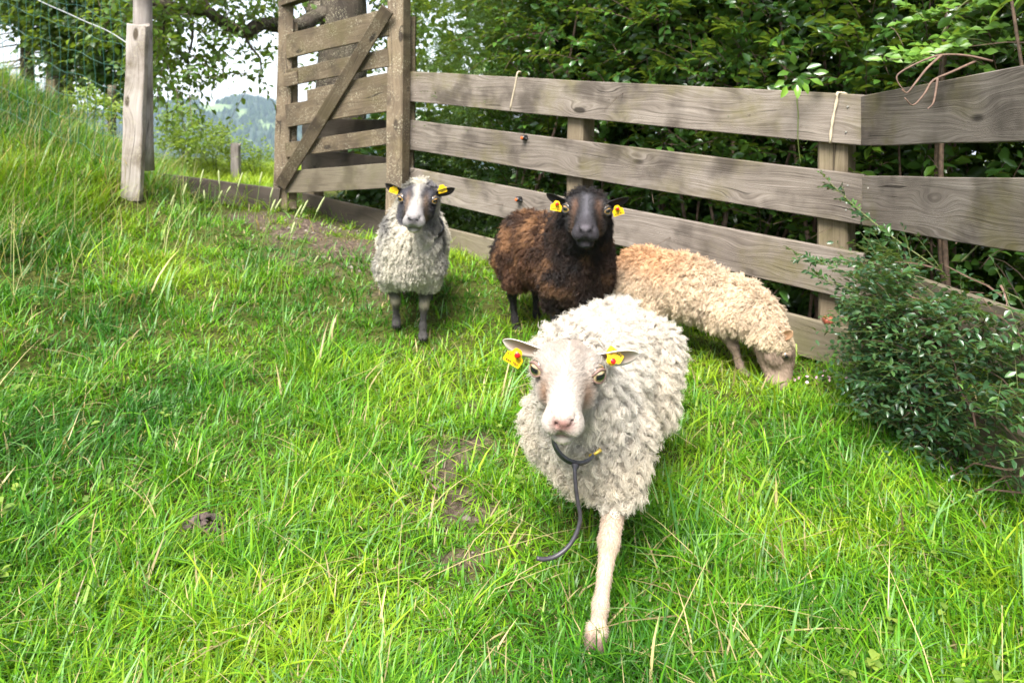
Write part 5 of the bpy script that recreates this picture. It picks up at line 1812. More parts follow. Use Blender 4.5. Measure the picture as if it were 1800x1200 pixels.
# ---- yew beside the gate post
n_y = 7000
Sy, sy_, dy_ = hedge_points(n_y, 1.9, 3.05, 0.12, 1.1, 0.1, 2.5, 1.2)
ky = r.random(n_y) < (0.25 + 1.2 * n2(sy_ * 1.0, Sy[:, 2], 3.4, 25)) * np.where(Sy[:, 2] < 1.1, 0.7, 1)
Sy, dy_ = Sy[ky], dy_[ky]
Dy = norm(-np.array(FN)[None] * 0.7 + np.array([0, 0, 0.35])[None] + r.normal(0, 0.55, Sy.shape))
TLy = r.uniform(0.10, 0.22, len(Sy))
P, D, N, L, W = twig_leaves(Sy, Dy, TLy, 20, 0.027, 0.17, r, spread=1.0, droop=0.05)
tone = np.clip(np.repeat(0.3 + 0.35 * r.random(len(Sy)), 20) + 0.25 * np.tile(np.linspace(-.5, 1, 20), len(Sy)), 0, 1)
leafy_thing('yew_bush', 'feathery dark green yew growing right beside the gate post', 'bush', tuple(fp(2.5, 0.1, 0.4)), P, D, N, L, W, tone, M_YEW, np.repeat(dy_, 20), 0, True)

# ---- rose leaning over the right fence: pinnate leaves on arching stems
rose = empty('rose_bush', (1.42, 2.3, 0.1), 'light green rose with toothed leaflets leaning over the right hand fence', 'bush')
rorg = np.array(rose.location)
RP, RD, RN, RL, RW = [], [], [], [], []
arch = [[at(1790, 110, 2.35), at(1720, 70, 2.3), at(1650, 85, 2.28), at(1590, 120, 2.25)], [at(1800, 40, 2.4), at(1740, -10, 2.35), at(1690, 10, 2.3), at(1655, 60, 2.25)],
        [at(1790, 160, 2.35), at(1700, 100, 2.3), at(1640, 100, 2.26), at(1560, 105, 2.22)], [at(1760, 60, 2.45), at(1700, 30, 2.4), at(1640, 40, 2.36), at(1610, 20, 2.33)],
        [at(1800, -20, 2.5), at(1750, -20, 2.45), at(1720, 30, 2.4), at(1710, 80, 2.33)]]
for a in arch:
    p = smooth_path(a, 16)
    MB().add(*tube(p - rorg, np.linspace(0.004, 0.0016, 16), 5)).build('stem', M_GREENTWIG, rose, True)
    for q in range(3, 16):
        d0 = norm(p[min(q + 1, 15)] - p[q - 1])
        lat = norm(np.cross(d0, [0, 0, 1]) * (1 if q % 2 else -1) + np.array([0, -0.3, 0.25]) + r.normal(0, .35, 3))
        ln = r.uniform(0.06, 0.10)
        sd = norm(np.cross(lat, [0, 0, 1.0]))
        for j in range(3):
            for sg in (-1, 1):
                RP.append(p[q] + lat * ln * (0.35 + 0.28 * j)); RD.append(lat * 0.5 + sd * sg); RN.append([0, -0.9, 0.7] + r.normal(0, .3, 3)); RL.append(0.036); RW.append(0.022)
        RP.append(p[q] + lat * ln); RD.append(lat); RN.append([0, -0.9, 0.7] + r.normal(0, .3, 3)); RL.append(0.040); RW.append(0.024)
RP, RD, RN, RL, RW = (np.array(a, float) for a in (RP, RD, RN, RL, RW))
rt = np.clip(r.normal(0.6, 0.16, len(RP)), 0, 1)
ri = np.zeros(len(RP), bool); ri[r.choice(len(RP), min(280, len(RP)), replace=False)] = True
leaf_parts(RP[ri], RD[ri], RN[ri], RL[ri], RW[ri], rt[ri], M_ROSE, rose, rorg)
leaf_cloud('foliage', RP[~ri] - rorg, RD[~ri], RN[~ri], RL[~ri], RW[~ri], rt[~ri], M_ROSE, rose)
for a in ([at(1745, 108, 2.0), at(1700, 98, 2.02), at(1655, 97, 2.03), at(1620, 108, 2.04), at(1582, 128, 2.05), at(1577, 142, 2.05), at(1592, 163, 2.04)],
          [at(1655, 97, 2.03), at(1630, 120, 2.02), at(1610, 145, 2.0), at(1595, 163, 2.0), at(1585, 158, 2.0)],
          [at(1715, 108, 2.02), at(1675, 126, 2.0), at(1640, 142, 1.99), at(1625, 165, 1.98), at(1605, 185, 1.97), at(1590, 172, 1.97)],
          [at(1648, 138, 1.99), at(1645, 160, 1.98), at(1640, 182, 1.97), at(1630, 192, 1.97)]):
    p = smooth_path(a, 22)
    MB().add(*tube(p - rorg, np.linspace(0.0042, 0.0018, 22), 5)).build('dry_stem', M_DEADTWIG, rose, True)

# ---- leafy sprig hanging over the top board, with its trailing vine
sp_ = empty('hanging_sprig', at(1403, 120, 2.72), 'bright sprig of hedge leaves hanging over the top board left of the corner', 'sprig')
so_ = np.array(sp_.location)
MB().add(*tube(smooth_path([p - Vector(so_) for p in c3], 24), np.linspace(0.0028, 0.0012, 24), 5)).build('vine_stem', M_VINE, sp_, True)
PP = np.array([at(1403 + a, 135 + b, 2.68 - 0.0006 * b) for a, b in ((0, 0), (-16, -8), (14, -14), (-6, -20), (20, 4), (-24, 6), (6, 8), (-2, 14), (26, -6), (-20, 16))])
DD = np.array([(a, -0.4, b) for a, b in ((0.1, -1), (-.9, -.2), (.9, .3), (-.3, .9), (1, -.5), (-1, -.6), (.4, -1), (-.1, -1), (1, .1), (-.6, -1))], float)
leaf_parts(PP, DD, np.tile([0, -1.0, 0.5], (10, 1)) + r.normal(0, .25, (10, 3)), np.full(10, 0.058), np.full(10, 0.028), np.linspace(0.45, 0.95, 10), M_HEDGE, sp_, so_)

# ---- small-leaved shrub in front of the right fence
cot = empty('spreading_shrub', (1.24, 2.05, 0.02), 'spreading dark shrub with tiny leaves in front of the right hand fence', 'shrub')
corg = np.array(cot.location)
bs, bd, bl, bdep = [], [], [], []
stem_tubes = MB()


def shrub_in(p):
    lim = 1.065 + np.where(p[:, 1] < 2.1, 0.24 * (2.1 - p[:, 1]), 0.36 * (p[:, 1] - 2.1))
    return np.logical_and.accumulate(p[:, 0] > lim)


for k in range(300):
    a = np.array([r.uniform(1.16, 1.26), r.uniform(1.25, 2.35), r.uniform(0.0, 0.25)])
    az = r.normal(PI, 0.85)
    el = np.clip(r.normal(0.30, 0.42), -0.15, 1.15)
    d = np.array([math.cos(az) * math.cos(el), math.sin(az) * math.cos(el) * 0.8, math.sin(el)])
    ln = r.uniform(0.22, 0.46) * (1.0 if el < 0.6 else 0.75)
    a[2] += r.random() ** 1.2 * 0.42
    t = np.linspace(0, 1, 7)[:, None]
    p = a + d * t * ln - np.array([0, 0, 1]) * (t ** 2) * ln * 0.28 + np.cumsum(r.normal(0, 0.006, (7, 3)), 0)
    p[:, 2] = np.maximum(p[:, 2], 0.03)
    p[:, 0] = np.minimum(p[:, 0], 1.262)
    p = p[shrub_in(p)] if True else p
    if len(p) < 3: continue
    stem_tubes.add(*tube(p - corg, np.linspace(0.0032, 0.0012, len(p)), 3, False))
    for q in range(1, len(p)):
        for sg in (-1, 1):
            if r.random() < 0.8:
                dn = norm(p[q] - p[q - 1])
                sd = norm(np.cross(dn, [0, 0, 1.0]) * sg + dn * 0.7 + r.normal(0, .25, 3))
                bs.append(p[q]); bd.append(sd); bl.append(r.uniform(0.07, 0.15))
# long sprays reaching out to the left
n_bush = len(bs)
for a in ([at(1640, 520, 2.2), at(1560, 485, 2.3), at(1500, 465, 2.38), at(1420, 452, 2.42)], [at(1650, 520, 2.2), at(1580, 500, 2.28), at(1500, 482, 2.34), at(1405, 447, 2.40)],
          [at(1660, 480, 2.15), at(1560, 410, 2.25), at(1500, 360, 2.32), at(1458, 320, 2.36)], [at(1640, 540, 2.2), at(1560, 520, 2.28), at(1490, 505, 2.32), at(1440, 488, 2.36)],
          [at(1690, 460, 2.0), at(1730, 420, 1.98), at(1760, 390, 1.95), at(1785, 360, 1.92)], [at(1600, 640, 2.2), at(1540, 580, 2.3), at(1500, 560, 2.33), at(1490, 545, 2.35)]):
    p = smooth_path(a, 18)
    MB().add(*tube(p - corg, np.linspace(0.003, 0.001, 18), 4)).build('stem', M_GREENTWIG, cot, True)
    for q in range(4, 18):
        bs.append(p[q]); bd.append(norm(p[min(q + 1, 17)] - p[q - 1]) * 0.8 + r.normal(0, .25, 3)); bl.append(0.05)
# fill towards the right edge of the picture
n_long = len(bs)
for k in range(1250):
    y = r.uniform(1.2, 2.3)
    bs.append(np.array([r.uniform(1.05, 1.25), y, r.choice([r.uniform(0.04, 0.40), r.uniform(0.05, 0.60), r.uniform(0.42, 0.62)])])); bd.append(np.array([-0.6, -0.5, 0.35]) + r.normal(0, .55, 3)); bl.append(r.uniform(0.08, 0.16))
bs, bd, bl = np.array(bs), norm(np.array(bd)), np.array(bl)
def shrub_ok(p):
    lim = 1.085 + np.where(p[:, 1] < 2.1, 0.24 * (2.1 - p[:, 1]), 0.36 * (p[:, 1] - 2.1))
    low = np.clip(0.22 - p[:, 2], 0, 1) * 0.35 + np.clip(p[:, 2] - 0.42, 0, 1) * 0.15
    return (p[:, 0] < 1.262) & (p[:, 0] > lim + low)


keep_long = np.zeros(len(bs), bool); keep_long[n_bush:n_long] = True
ok = shrub_ok(bs) | keep_long
bs, bd, bl = bs[ok], bd[ok], bl[ok]
P, D, N, L, W = twig_leaves(bs, bd, bl, 8, 0.025, 0.46, r, spread=0.9, droop=0.0, curve=0.1)
ok = P[:, 0] < 1.268
tone = np.clip(np.repeat(0.36 + 0.5 * r.random(len(bs)) ** 1.5, 8) + r.normal(0, 0.13, len(P)), 0, 1)  # light tones raised to imitate pale reflections on the small leaves
P, D, N, L, W, tone = (a[ok] for a in (P, D, N, L, W, tone))
nd_ = np.linalg.norm(P - np.array([0, 0, CAM_H]), axis=1)
ix = np.zeros(len(P), bool); ix[pick_front(P, nd_, 300)] = True
leaf_parts(P[ix], D[ix], N[ix], L[ix], W[ix], tone[ix], M_COTO, cot, corg)
leaf_cloud('foliage', P[~ix] - corg, D[~ix], N[~ix], L[~ix], W[~ix], tone[~ix], M_COTO, cot)
tag(stem_tubes.build('twigs', M_DEADTWIG, cot), kind='stuff')
mb = MB(); twig_tubes(mb, bs - corg, bd, bl, 0.0012, 0.1); tag(mb.build('fine_twigs', M_GREENTWIG, cot), kind='stuff')


# ---- trees
def blob_twigs(blobs, per, r, tl=(0.15, 0.35), out=0.5, flat=0.8):
    S, D = [], []
    for (c, rad) in blobs:
        c = np.array(c, float)
        n = max(3, int(per * (rad / 0.3) ** 2))
        v = norm(r.normal(0, 1, (n, 3))) * (r.random((n, 1)) ** 0.4)
        v[:, 2] *= flat
        S.append(c + v * rad); D.append(norm(v * out + r.normal(0, .6, (n, 3)) + np.array([0, 0, -0.15])))
    S = np.concatenate(S); D = np.concatenate(D)
    return S, D, r.uniform(tl[0], tl[1], len(S))


apple = empty('apple_tree', (-1.50, 6.0, 0.32), 'old apple tree behind the gate with a long crooked branch reaching left', 'tree')
aorg = np.array(apple.location)
tr_ = [at(600, 330, 6.0), at(598, 200, 6.0), at(602, 110, 6.0), at(604, 20, 6.0), at(600, -40, 6.0)]
MB().add(*tube(smooth_path([p - Vector(aorg) for p in tr_], 16), np.linspace(0.235, 0.19, 16), 14)).build('trunk', M_BARK, apple, True)
limbs = [([at(590, 20, 5.95), at(555, 30, 5.85), at(530, 45, 5.75), at(490, 45, 5.65), at(455, 42, 5.55), at(428, 58, 5.5), at(395, 44, 5.4), at(360, 22, 5.3), at(320, 16, 5.25), at(270, 5, 5.2)], 0.075, 0.035),
         ([at(610, 0, 6.0), at(560, 20, 6.0), at(545, 5, 6.0), at(520, -60, 6.0)], 0.11, 0.06), ([at(600, -10, 6.0), at(650, -40, 6.05), at(720, -120, 6.1)], 0.13, 0.05),
         ([at(395, 44, 5.4), at(378, 20, 5.42), at(350, -30, 5.4)], 0.03, 0.015), ([at(430, 58, 5.5), at(440, 80, 5.48), at(455, 110, 5.45), at(452, 145, 5.43)], 0.014, 0.005),
         ([at(330, 18, 5.25), at(335, 60, 5.2), at(325, 110, 5.2), at(330, 160, 5.2)], 0.014, 0.004), ([at(300, 12, 5.2), at(290, 60, 5.15), at(295, 120, 5.15)], 0.012, 0.004)]
for p, a, b in limbs:
    q = smooth_path([x - Vector(aorg) for x in p], 22)
    q = q + np.cumsum(r.normal(0, 0.003, q.shape), 0)
    MB().add(*tube(q, np.linspace(a, b, 22) * (1 + 0.12 * np.sin(np.arange(22) * 1.9)), 8)).build('branch', M_BARK, apple, True)
ab = [(330, 45, 5.2, 55), (395, 10, 5.3, 60), (300, 105, 5.15, 42), (345, 120, 5.2, 34), (372, 95, 5.3, 34), (415, 60, 5.4, 34), (455, 85, 5.45, 20), (450, 118, 5.4, 20), (452, 142, 5.4, 13), (472, 100, 5.4, 12),
      (310, 152, 5.2, 26), (335, 165, 5.2, 14), (390, 135, 5.3, 20), (275, 45, 5.1, 55), (280, 140, 5.15, 26), (240, 10, 5.1, 60), (450, -30, 5.5, 60), (350, -60, 5.2, 90), (240, -60, 5.1, 90), (480, 8, 5.6, 26),
      (575, 30, 6.2, 28), (690, 25, 6.3, 40), (660, 70, 6.4, 26), (640, 110, 6.6, 24), (560, 120, 6.6, 22), (720, -30, 6.3, 60), (540, -40, 6.2, 50), (605, -60, 6.0, 70)]
blobs = [(at(x, y, Y), q / F * Y) for x, y, Y, q in ab]
S, D, TL = blob_twigs(blobs, 52, r)
P, D_, N, L, W = twig_leaves(S, D, TL, 7, 0.062, 0.56, r, droop=0.35)
tone = np.clip(np.repeat(0.4 + 0.3 * r.random(len(S)), 7) + r.normal(0, 0.13, len(P)), 0, 1)
ix = np.zeros(len(P), bool); ix[pick_front(P, np.linalg.norm(P, axis=1), 300)] = True
leaf_parts(P[ix], D_[ix], N[ix], L[ix], W[ix], tone[ix], M_APPLE, apple, aorg)
leaf_cloud('crown', P[~ix] - aorg, D_[~ix], N[~ix], L[~ix], W[~ix], tone[~ix], M_APPLE, apple)
mb = MB(); twig_tubes(mb, S - aorg, D, TL, 0.003); tag(mb.build('twigs', M_TWIG, apple), kind='stuff')

# broad dark tree up the bank on the left
dt = empty('broadleaf_tree', (-5.6, 8.4, 1.2), 'dark broadleaf tree with a dense crown overhanging the bank at upper left', 'tree')
dorg = np.array(dt.location)
MB().add(*tube(smooth_path([Vector((0, 0, -0.3)), Vector((0.05, 0, 0.6)), Vector((0.1, 0, 1.3)), Vector((0.3, 0, 2.2))], 10), np.linspace(0.16, 0.1, 10), 10)).build('trunk', M_BARK, dt, True)
for a, b in (((0.1, 0, 1.0), (1.9, -0.3, 1.0)), ((0.2, 0, 1.4), (1.4, 0.3, 2.2)), ((0.1, 0, 0.9), (-1.2, -0.2, 1.9)), ((0.15, 0, 0.8), (1.3, -0.6, 0.55))):
    MB().add(*tube(smooth_path([Vector(a), Vector(a).lerp(Vector(b), .5) + Vector((0, 0, .12)), Vector(b)], 10), np.linspace(0.06, 0.02, 10), 6)).build('branch', M_BARK, dt, True)
db = [(90, 20, 8.3, 70), (150, 40, 8.2, 70), (210, 60, 8.0, 60), (120, 90, 8.2, 40), (165, 110, 8.1, 45), (205, 120, 8.0, 42), (230, 20, 7.8, 60), (60, -40, 8.4, 90), (180, -60, 8.2, 110), (230, 150, 7.9, 24), (190, 152, 8.0, 16), (20, 0, 8.6, 40), (250, 90, 7.8, 40), (265, 160, 7.8, 20)]
blobs = [(at(x, y, Y), q / F * Y) for x, y, Y, q in db]
S, D, TL = blob_twigs(blobs, 85, r, (0.2, 0.4))
P, D_, N, L, W = twig_leaves(S, D, TL, 7, 0.085, 0.62, r, droop=0.3)
tone = np.clip(np.repeat(0.18 + 0.35 * r.random(len(S)), 7) + r.normal(0, 0.12, len(P)), 0, 1)
ix = np.zeros(len(P), bool); ix[pick_front(P, np.linalg.norm(P, axis=1), 200)] = True
leaf_parts(P[ix], D_[ix], N[ix], L[ix], W[ix], tone[ix], M_TREE, dt, dorg)
leaf_cloud('crown', P[~ix] - dorg, D_[~ix], N[~ix], L[~ix], W[~ix], tone[~ix], M_TREE, dt)


def spruce(px, foot_py, top_py, y, rad, label, seed, dens=1.0):
    rr = np.random.default_rng(seed)
    a, b = at(px, foot_py, y), at(px, top_py, y)
    e = empty('spruce_tree', a, label, 'tree')
    o = np.array(a); H = b.z - a.z
    MB().add(*tube([(0, 0, 0), (0, 0, H * .5), (0, 0, H)], [0.09, 0.06, 0.01], 8)).build('trunk', M_BARK, e, True)
    S, D, TLs = [], [], []
    tb = MB()
    nb = int(95 * dens)
    for k in range(nb):
        t = rr.random() ** 0.8
        z = H * (0.03 + 0.95 * t); ln = rad * (1.02 - t) * rr.uniform(0.7, 1.1) + 0.1
        az = rr.random() * 2 * PI
        d = np.array([math.cos(az), math.sin(az), -0.18])
        p = np.array([0, 0, z]) + d * np.linspace(0, ln, 6)[:, None] - np.array([0, 0, 1]) * (np.linspace(0, 1, 6)[:, None] ** 2) * ln * 0.15
        tb.add(*tube(p, np.linspace(0.012, 0.003, 6), 3, False))
        for q in range(1, 6):
            for sg in (-1, 1):
                S.append(o + p[q]); D.append(d * 0.6 + np.array([-d[1], d[0], -0.25]) * sg + rr.normal(0, .2, 3)); TLs.append(rr.uniform(0.12, 0.26))
    S, D, TLs = np.array(S), norm(np.array(D)), np.array(TLs)
    P, D_, N, L, W = twig_leaves(S, D, TLs, 12, 0.05, 0.14, rr, spread=0.9, droop=0.1)
    leaf_cloud('crown', P - o, D_, N, L, W, np.clip(rr.normal(0.4, 0.2, len(P)), 0, 1), M_SPRUCE, e, True)
    tag(tb.build('branches', M_TWIG, e), kind='stuff')


spruce(48, 200, -420, 9.0, 1.25, 'blue green spruce at the far left beyond the bank', 5, 1.0)
spruce(104, 205, -120, 10.5, 1.0, 'slimmer spruce just right of the big one at far left', 6, 0.7)


def bush(name, label, spec, mat, leaf, per, nleaf, nparts=0, seed=1, asp=0.5, tl=(0.12, 0.3), group=None, stems=3):
    rr = np.random.default_rng(seed)
    blobs = [(at(x, y, Y), q / F * Y) for x, y, Y, q in spec]
    S, D, TL = blob_twigs(blobs, per, rr, tl)
    D = norm(D + np.array([0, 0, 0.7]))
    P, D_, N, L, W = twig_leaves(S, D, TL, nleaf, leaf, asp, rr, droop=0.05)
    c = np.mean([np.array(b[0]) for b in blobs], 0)
    g = gz(c[0], c[1])
    loc = (float(c[0]), float(c[1]), g)
    tone = np.clip(np.repeat(0.35 + 0.35 * rr.random(len(S)), nleaf) + rr.normal(0, 0.15, len(P)), 0, 1)
    e, o = leafy_thing(name, label, 'bush', loc, P, D_, N, L, W, tone, mat, np.linalg.norm(P, axis=1), nparts, False, group)
    for k in range(stems):
        b = np.array(blobs[k % len(blobs)][0]) - o
        MB().add(*tube(smooth_path([(0.02 * k, 0, -0.05), b * 0.5 + rr.normal(0, .03, 3), b + np.array([0, 0, 0.1])], 8), np.linspace(0.012, 0.004, 8), 4)).build('stem', M_GREENTWIG, e)
    return e


bush('meadow_bush', 'loose yellow green bush with upright shoots behind the tall left posts', [(300, 235, 7.6, 26), (318, 210, 7.6, 20), (330, 245, 7.5, 34), (345, 215, 7.6, 14), (312, 268, 7.4, 28), (305, 198, 7.6, 10)], M_BUSH, 0.05, 130, 8, 60, 2)
bush('meadow_bush', 'rounded yellow green bush in the gateway view, left of the meadow stake', [(370, 255, 8.2, 34), (392, 245, 8.2, 26), (355, 282, 8.0, 26), (398, 275, 8.1, 26)], M_BUSH, 0.05, 120, 8, 60, 3)
bush('meadow_bush', 'low bright bush between the meadow stake and the gate', [(440, 282, 8.6, 20), (458, 275, 8.8, 18), (436, 300, 8.4, 16), (470, 292, 8.7, 16)], M_BUSH, 0.045, 120, 8, 40, 4)
bush('bank_bush', 'bright yellow green sapling leaves above the bank grass, left of the posts', [(150, 175, 6.8, 20), (170, 188, 6.7, 26), (135, 195, 6.8, 20), (195, 205, 6.6, 26), (120, 182, 6.9, 12)], M_BUSH, 0.05, 120, 8, 60, 5)
post('sapling_trunk', at(196, 262, 6.9), at(197, 150, 6.9), 0.075, 0.075, M_BARK, 'thin pale trunk among the bank bushes left of the posts', 'trunk', rnd=1, seed=90)

# taller garden trees behind the hedge, one loose mass
S = np.column_stack([r.uniform(-1.9, 7.0, 2600), r.uniform(7.0, 10.5, 2600), r.uniform(-0.7, 4.2, 2600)])
P, D_, N, L, W = twig_leaves(S, norm(r.normal(0, 1, S.shape)), np.full(len(S), 0.5), 8, 0.16, 0.6, r)
ok = P[:, 0] > -0.165 * P[:, 1] + 0.12
o = leaf_cloud('garden_trees', P[ok], D_[ok], N[ok], L[ok], W[ok], np.clip(r.normal(0.35, 0.2, ok.sum()), 0, 1), M_TREE, None)
tag(o, 'loose mass of garden trees showing through the gaps of the hedge', 'trees')
# ------------------------------------------------------------------ grass
M_GRASS = None


def grass_mat():
    m, nt, out = new_mat('grass_blade')
    a = nd(nt, 'ShaderNodeAttribute', attribute_name='Col')
    b = nd(nt, 'ShaderNodeBsdfPrincipled', i_Base_Color=a.outputs['Color'], i_Roughness=0.42)
    b.inputs['Specular IOR Level'].default_value = 0.4
    t = nd(nt, 'ShaderNodeBsdfTranslucent', i_Color=mixc(nt, 1.0, a.outputs['Color'], (1.15, 1.1, 0.55), 'MULTIPLY'))
    s = nd(nt, 'ShaderNodeMixShader', i_0=0.42, i_1=b.outputs[0], i_2=t.outputs[0])
    nt.links.new(s.outputs[0], out.inputs[0])
    return m


M_GRASS = grass_mat()


def blades(name, x, y, h, w, az, lean, bend, col, seed=0, label=None, parent=None):
    """Flat tapering blades: 3 segments, 7 corners."""
    n = len(x)
    z = ground_z(x, y) - 0.004
    ts = np.array([0, 0.38, 0.72, 1.0])
    dirx, diry = np.cos(az), np.sin(az)
    px_, py_ = -diry, dirx
    rows = []
    for t in ts:
        off = h * (lean * t + bend * t * t)
        up = h * (t - 0.42 * np.clip(bend, 0, 1.6) * t * t - 0.10 * np.abs(lean) * t)
        rows.append(np.stack([x + dirx * off, y + diry * off, z + up], 1))
    V = np.zeros((n, 7, 3))
    for i, k in enumerate((1.0, 0.92, 0.62)):
        hw = (w * k / 2)
        tw = az * 0 + 0.25 * i
        sx, sy = px_ * np.cos(tw) - dirx * np.sin(tw) * 0.6, py_ * np.cos(tw) - diry * np.sin(tw) * 0.6
        V[:, 2 * i, 0] = rows[i][:, 0] + sx * hw; V[:, 2 * i, 1] = rows[i][:, 1] + sy * hw; V[:, 2 * i, 2] = rows[i][:, 2]
        V[:, 2 * i + 1, 0] = rows[i][:, 0] - sx * hw; V[:, 2 * i + 1, 1] = rows[i][:, 1] - sy * hw; V[:, 2 * i + 1, 2] = rows[i][:, 2]
    V[:, 6] = rows[3]
    b = (np.arange(n) * 7)[:, None]
    Q = np.concatenate([b + np.array([[0, 1, 3, 2]]), b + np.array([[2, 3, 5, 4]])], 0)
    T = b + np.array([[4, 5, 6]])
    me = mesh_np(name, V.reshape(-1, 3), Q, T, M_GRASS, True)
    set_color(me, 'Col', np.repeat(col, 7, 0))
    o = link(name, me, parent)
    return o


def fence_side(x, y):
    """Signed distance behind the fences (positive = garden side)."""
    d1 = (x - FC.x) * FN.x + (y - FC.y) * FN.y
    d2 = (x - 1.30) - 0.042 * (y - 1.15)
    return np.maximum(d1 - 0.02, np.where(y < 2.62, d2, -9))


def field(n, r, ymin=0.72, ymax=6.6, pw=2.1):
    """Positions spread over the yard, denser close to the photographer."""
    u = r.random(n)
    a, b = ymin ** (2 - pw), ymax ** (2 - pw)
    y = (a + (b - a) * u) ** (1 / (2 - pw))
    x = y * r.uniform(-0.98, 0.98, n)
    return x, y


r = np.random.default_rng(77)
FRESH = np.array([0.125, 0.32, 0.012]); YELL = np.array([0.28, 0.42, 0.020]); DEEP = np.array([0.035, 0.145, 0.010]); BLUE = np.array([0.17, 0.33, 0.10]); STRAW = np.array([0.50, 0.40, 0.20])


def grass_colors(x, y, r, straw=0.07, bank_dark=True):
    n = len(x)
    k1 = n2(x, y, 1.6, 31); k2 = n2(x, y, 5.0, 32)
    t = np.clip(0.5 + 1.3 * (k1 - 0.5) + 0.9 * (k2 - 0.5) + r.normal(0, 0.24, n), 0, 1)[:, None]
    c = DEEP * (1 - np.clip(t * 2, 0, 1)) + FRESH * np.clip(t * 2, 0, 1)
    c = c * (1 - np.clip(t * 2 - 1, 0, 1)) + YELL * np.clip(t * 2 - 1, 0, 1)
    bl = r.random(n) < 0.10
    c[bl] = BLUE * (0.8 + 0.4 * r.random((bl.sum(), 1)))
    bank = sstep(-1.7, -3.0, x)
    st = r.random(n) < straw * (0.5 + 1.2 * k2 + 0.6 * bank)
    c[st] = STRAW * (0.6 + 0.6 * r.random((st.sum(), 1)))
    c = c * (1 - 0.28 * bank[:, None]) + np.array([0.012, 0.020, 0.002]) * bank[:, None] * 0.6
    return c * (0.62 + 0.62 * r.random((n, 1)))


def lawn(name, n, tuft, seed, hmul, wmul, straw, label, pw=2.1, ymax=6.6):
    r = np.random.default_rng(seed)
    if tuft:
        m = n // 16
        tx, ty = field(m, r, ymax=ymax, pw=pw)
        own = r.integers(0, m, n)
        ox, oy = r.normal(0, 1, n), r.normal(0, 1, n)
        rad = (0.014 + 0.02 * r.random(m))[own]
        x, y = tx[own] + ox * rad, ty[own] + oy * rad
        az = np.arctan2(oy, ox) + r.normal(0, 0.7, n)
        th = (0.7 + 0.7 * r.random(m))[own]
    else:
        x, y = field(n, r, ymax=ymax, pw=pw)
        az = r.random(n) * 2 * PI
        th = np.ones(n)
    fs = fence_side(x, y)
    dm = dirt_mask(x, y)
    keep = (r.random(n) > dm * 0.88) & ((fs < 0) | (r.random(n) < 0.25) & (fs < 0.8))
    # thin patches where the turf is worn
    keep &= r.random(n) < 0.55 + 0.9 * n2(x, y, 4.0, 35)
    x, y, az, th = x[keep], y[keep], az[keep], th[keep]
    n = len(x)
    bank = sstep(-1.3, -2.6, x)
    k = n2(x, y, 1.9, 33); k3 = n2(x, y, 6.0, 34)
    h = (0.022 + 0.050 * k + 0.085 * np.clip(k3 - 0.5, 0, 1)) * th * hmul * (0.55 + 0.75 * r.random(n)) * (1 + 0.75 * bank)
    wv = (0.0026 + 0.0024 * r.random(n)) * wmul * np.clip(0.75 + 0.16 * y, 0.9, 1.5)
    lean = r.normal(0.30, 0.34, n); bend = np.abs(r.normal(0.55, 0.5, n))
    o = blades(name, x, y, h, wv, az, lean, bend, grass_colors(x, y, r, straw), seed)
    tag(o, label, 'grass', kind='stuff')


lawn('grass', 175000, True, 1, 1.0, 1.0, 0.03, 'thick bright green tufted grass over the whole yard')
lawn('short_grass', 120000, False, 2, 0.6, 0.9, 0.06, 'short fine undergrowth grass between the tufts')
lawn('long_grass', 8500, False, 3, 1.9, 1.6, 0.08, 'long arching grass blades standing above the turf')

# rank grass on the bank and behind the gateway
r = np.random.default_rng(5)
n = 42000
y = r.uniform(2.2, 7.4, n); x = -y * r.uniform(0.32, 1.0, n)
kp = (x < -1.75 - 0.25 * n2(x, y, 2.0, 41)) | ((y > 5.1) & (x < -1.75))
kp &= r.random(n) > dirt_mask(x, y)
kp &= ~((x > -2.35) & (y < 4.9))
x, y = x[kp], y[kp]; n = len(x)
far = sstep(5.0, 5.6, y) * sstep(-3.6, -3.0, x)
h = (0.10 + 0.20 * n2(x, y, 2.2, 42)) * (0.5 + 0.8 * r.random(n)) * (1 - 0.5 * far)
c = grass_colors(x, y, r, 0.10)
c = c * (1 - far[:, None]) + (YELL * (0.75 + 0.5 * r.random((n, 1)))) * far[:, None]
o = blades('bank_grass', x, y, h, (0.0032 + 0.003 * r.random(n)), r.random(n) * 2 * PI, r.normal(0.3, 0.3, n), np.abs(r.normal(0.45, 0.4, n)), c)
tag(o, 'rank darker meadow grass covering the bank at the left', 'grass', kind='stuff')

# meadow beyond the gateway
n = 26000
y = r.uniform(7.2, 16, n); x = -y * r.uniform(0.28, 0.66, n)
o = blades('meadow_grass', x, y, 0.10 + 0.12 * r.random(n), 0.007 + 0.006 * r.random(n), r.random(n) * 2 * PI, r.normal(0.2, 0.2, n), np.abs(r.normal(0.3, 0.3, n)),
           (YELL * 0.95) * (0.7 + 0.5 * r.random((n, 1))) + np.array([0.05, 0.02, 0.01]) * r.random((n, 1)))
tag(o, 'bright yellow green meadow beyond the gateway', 'meadow', kind='stuff')

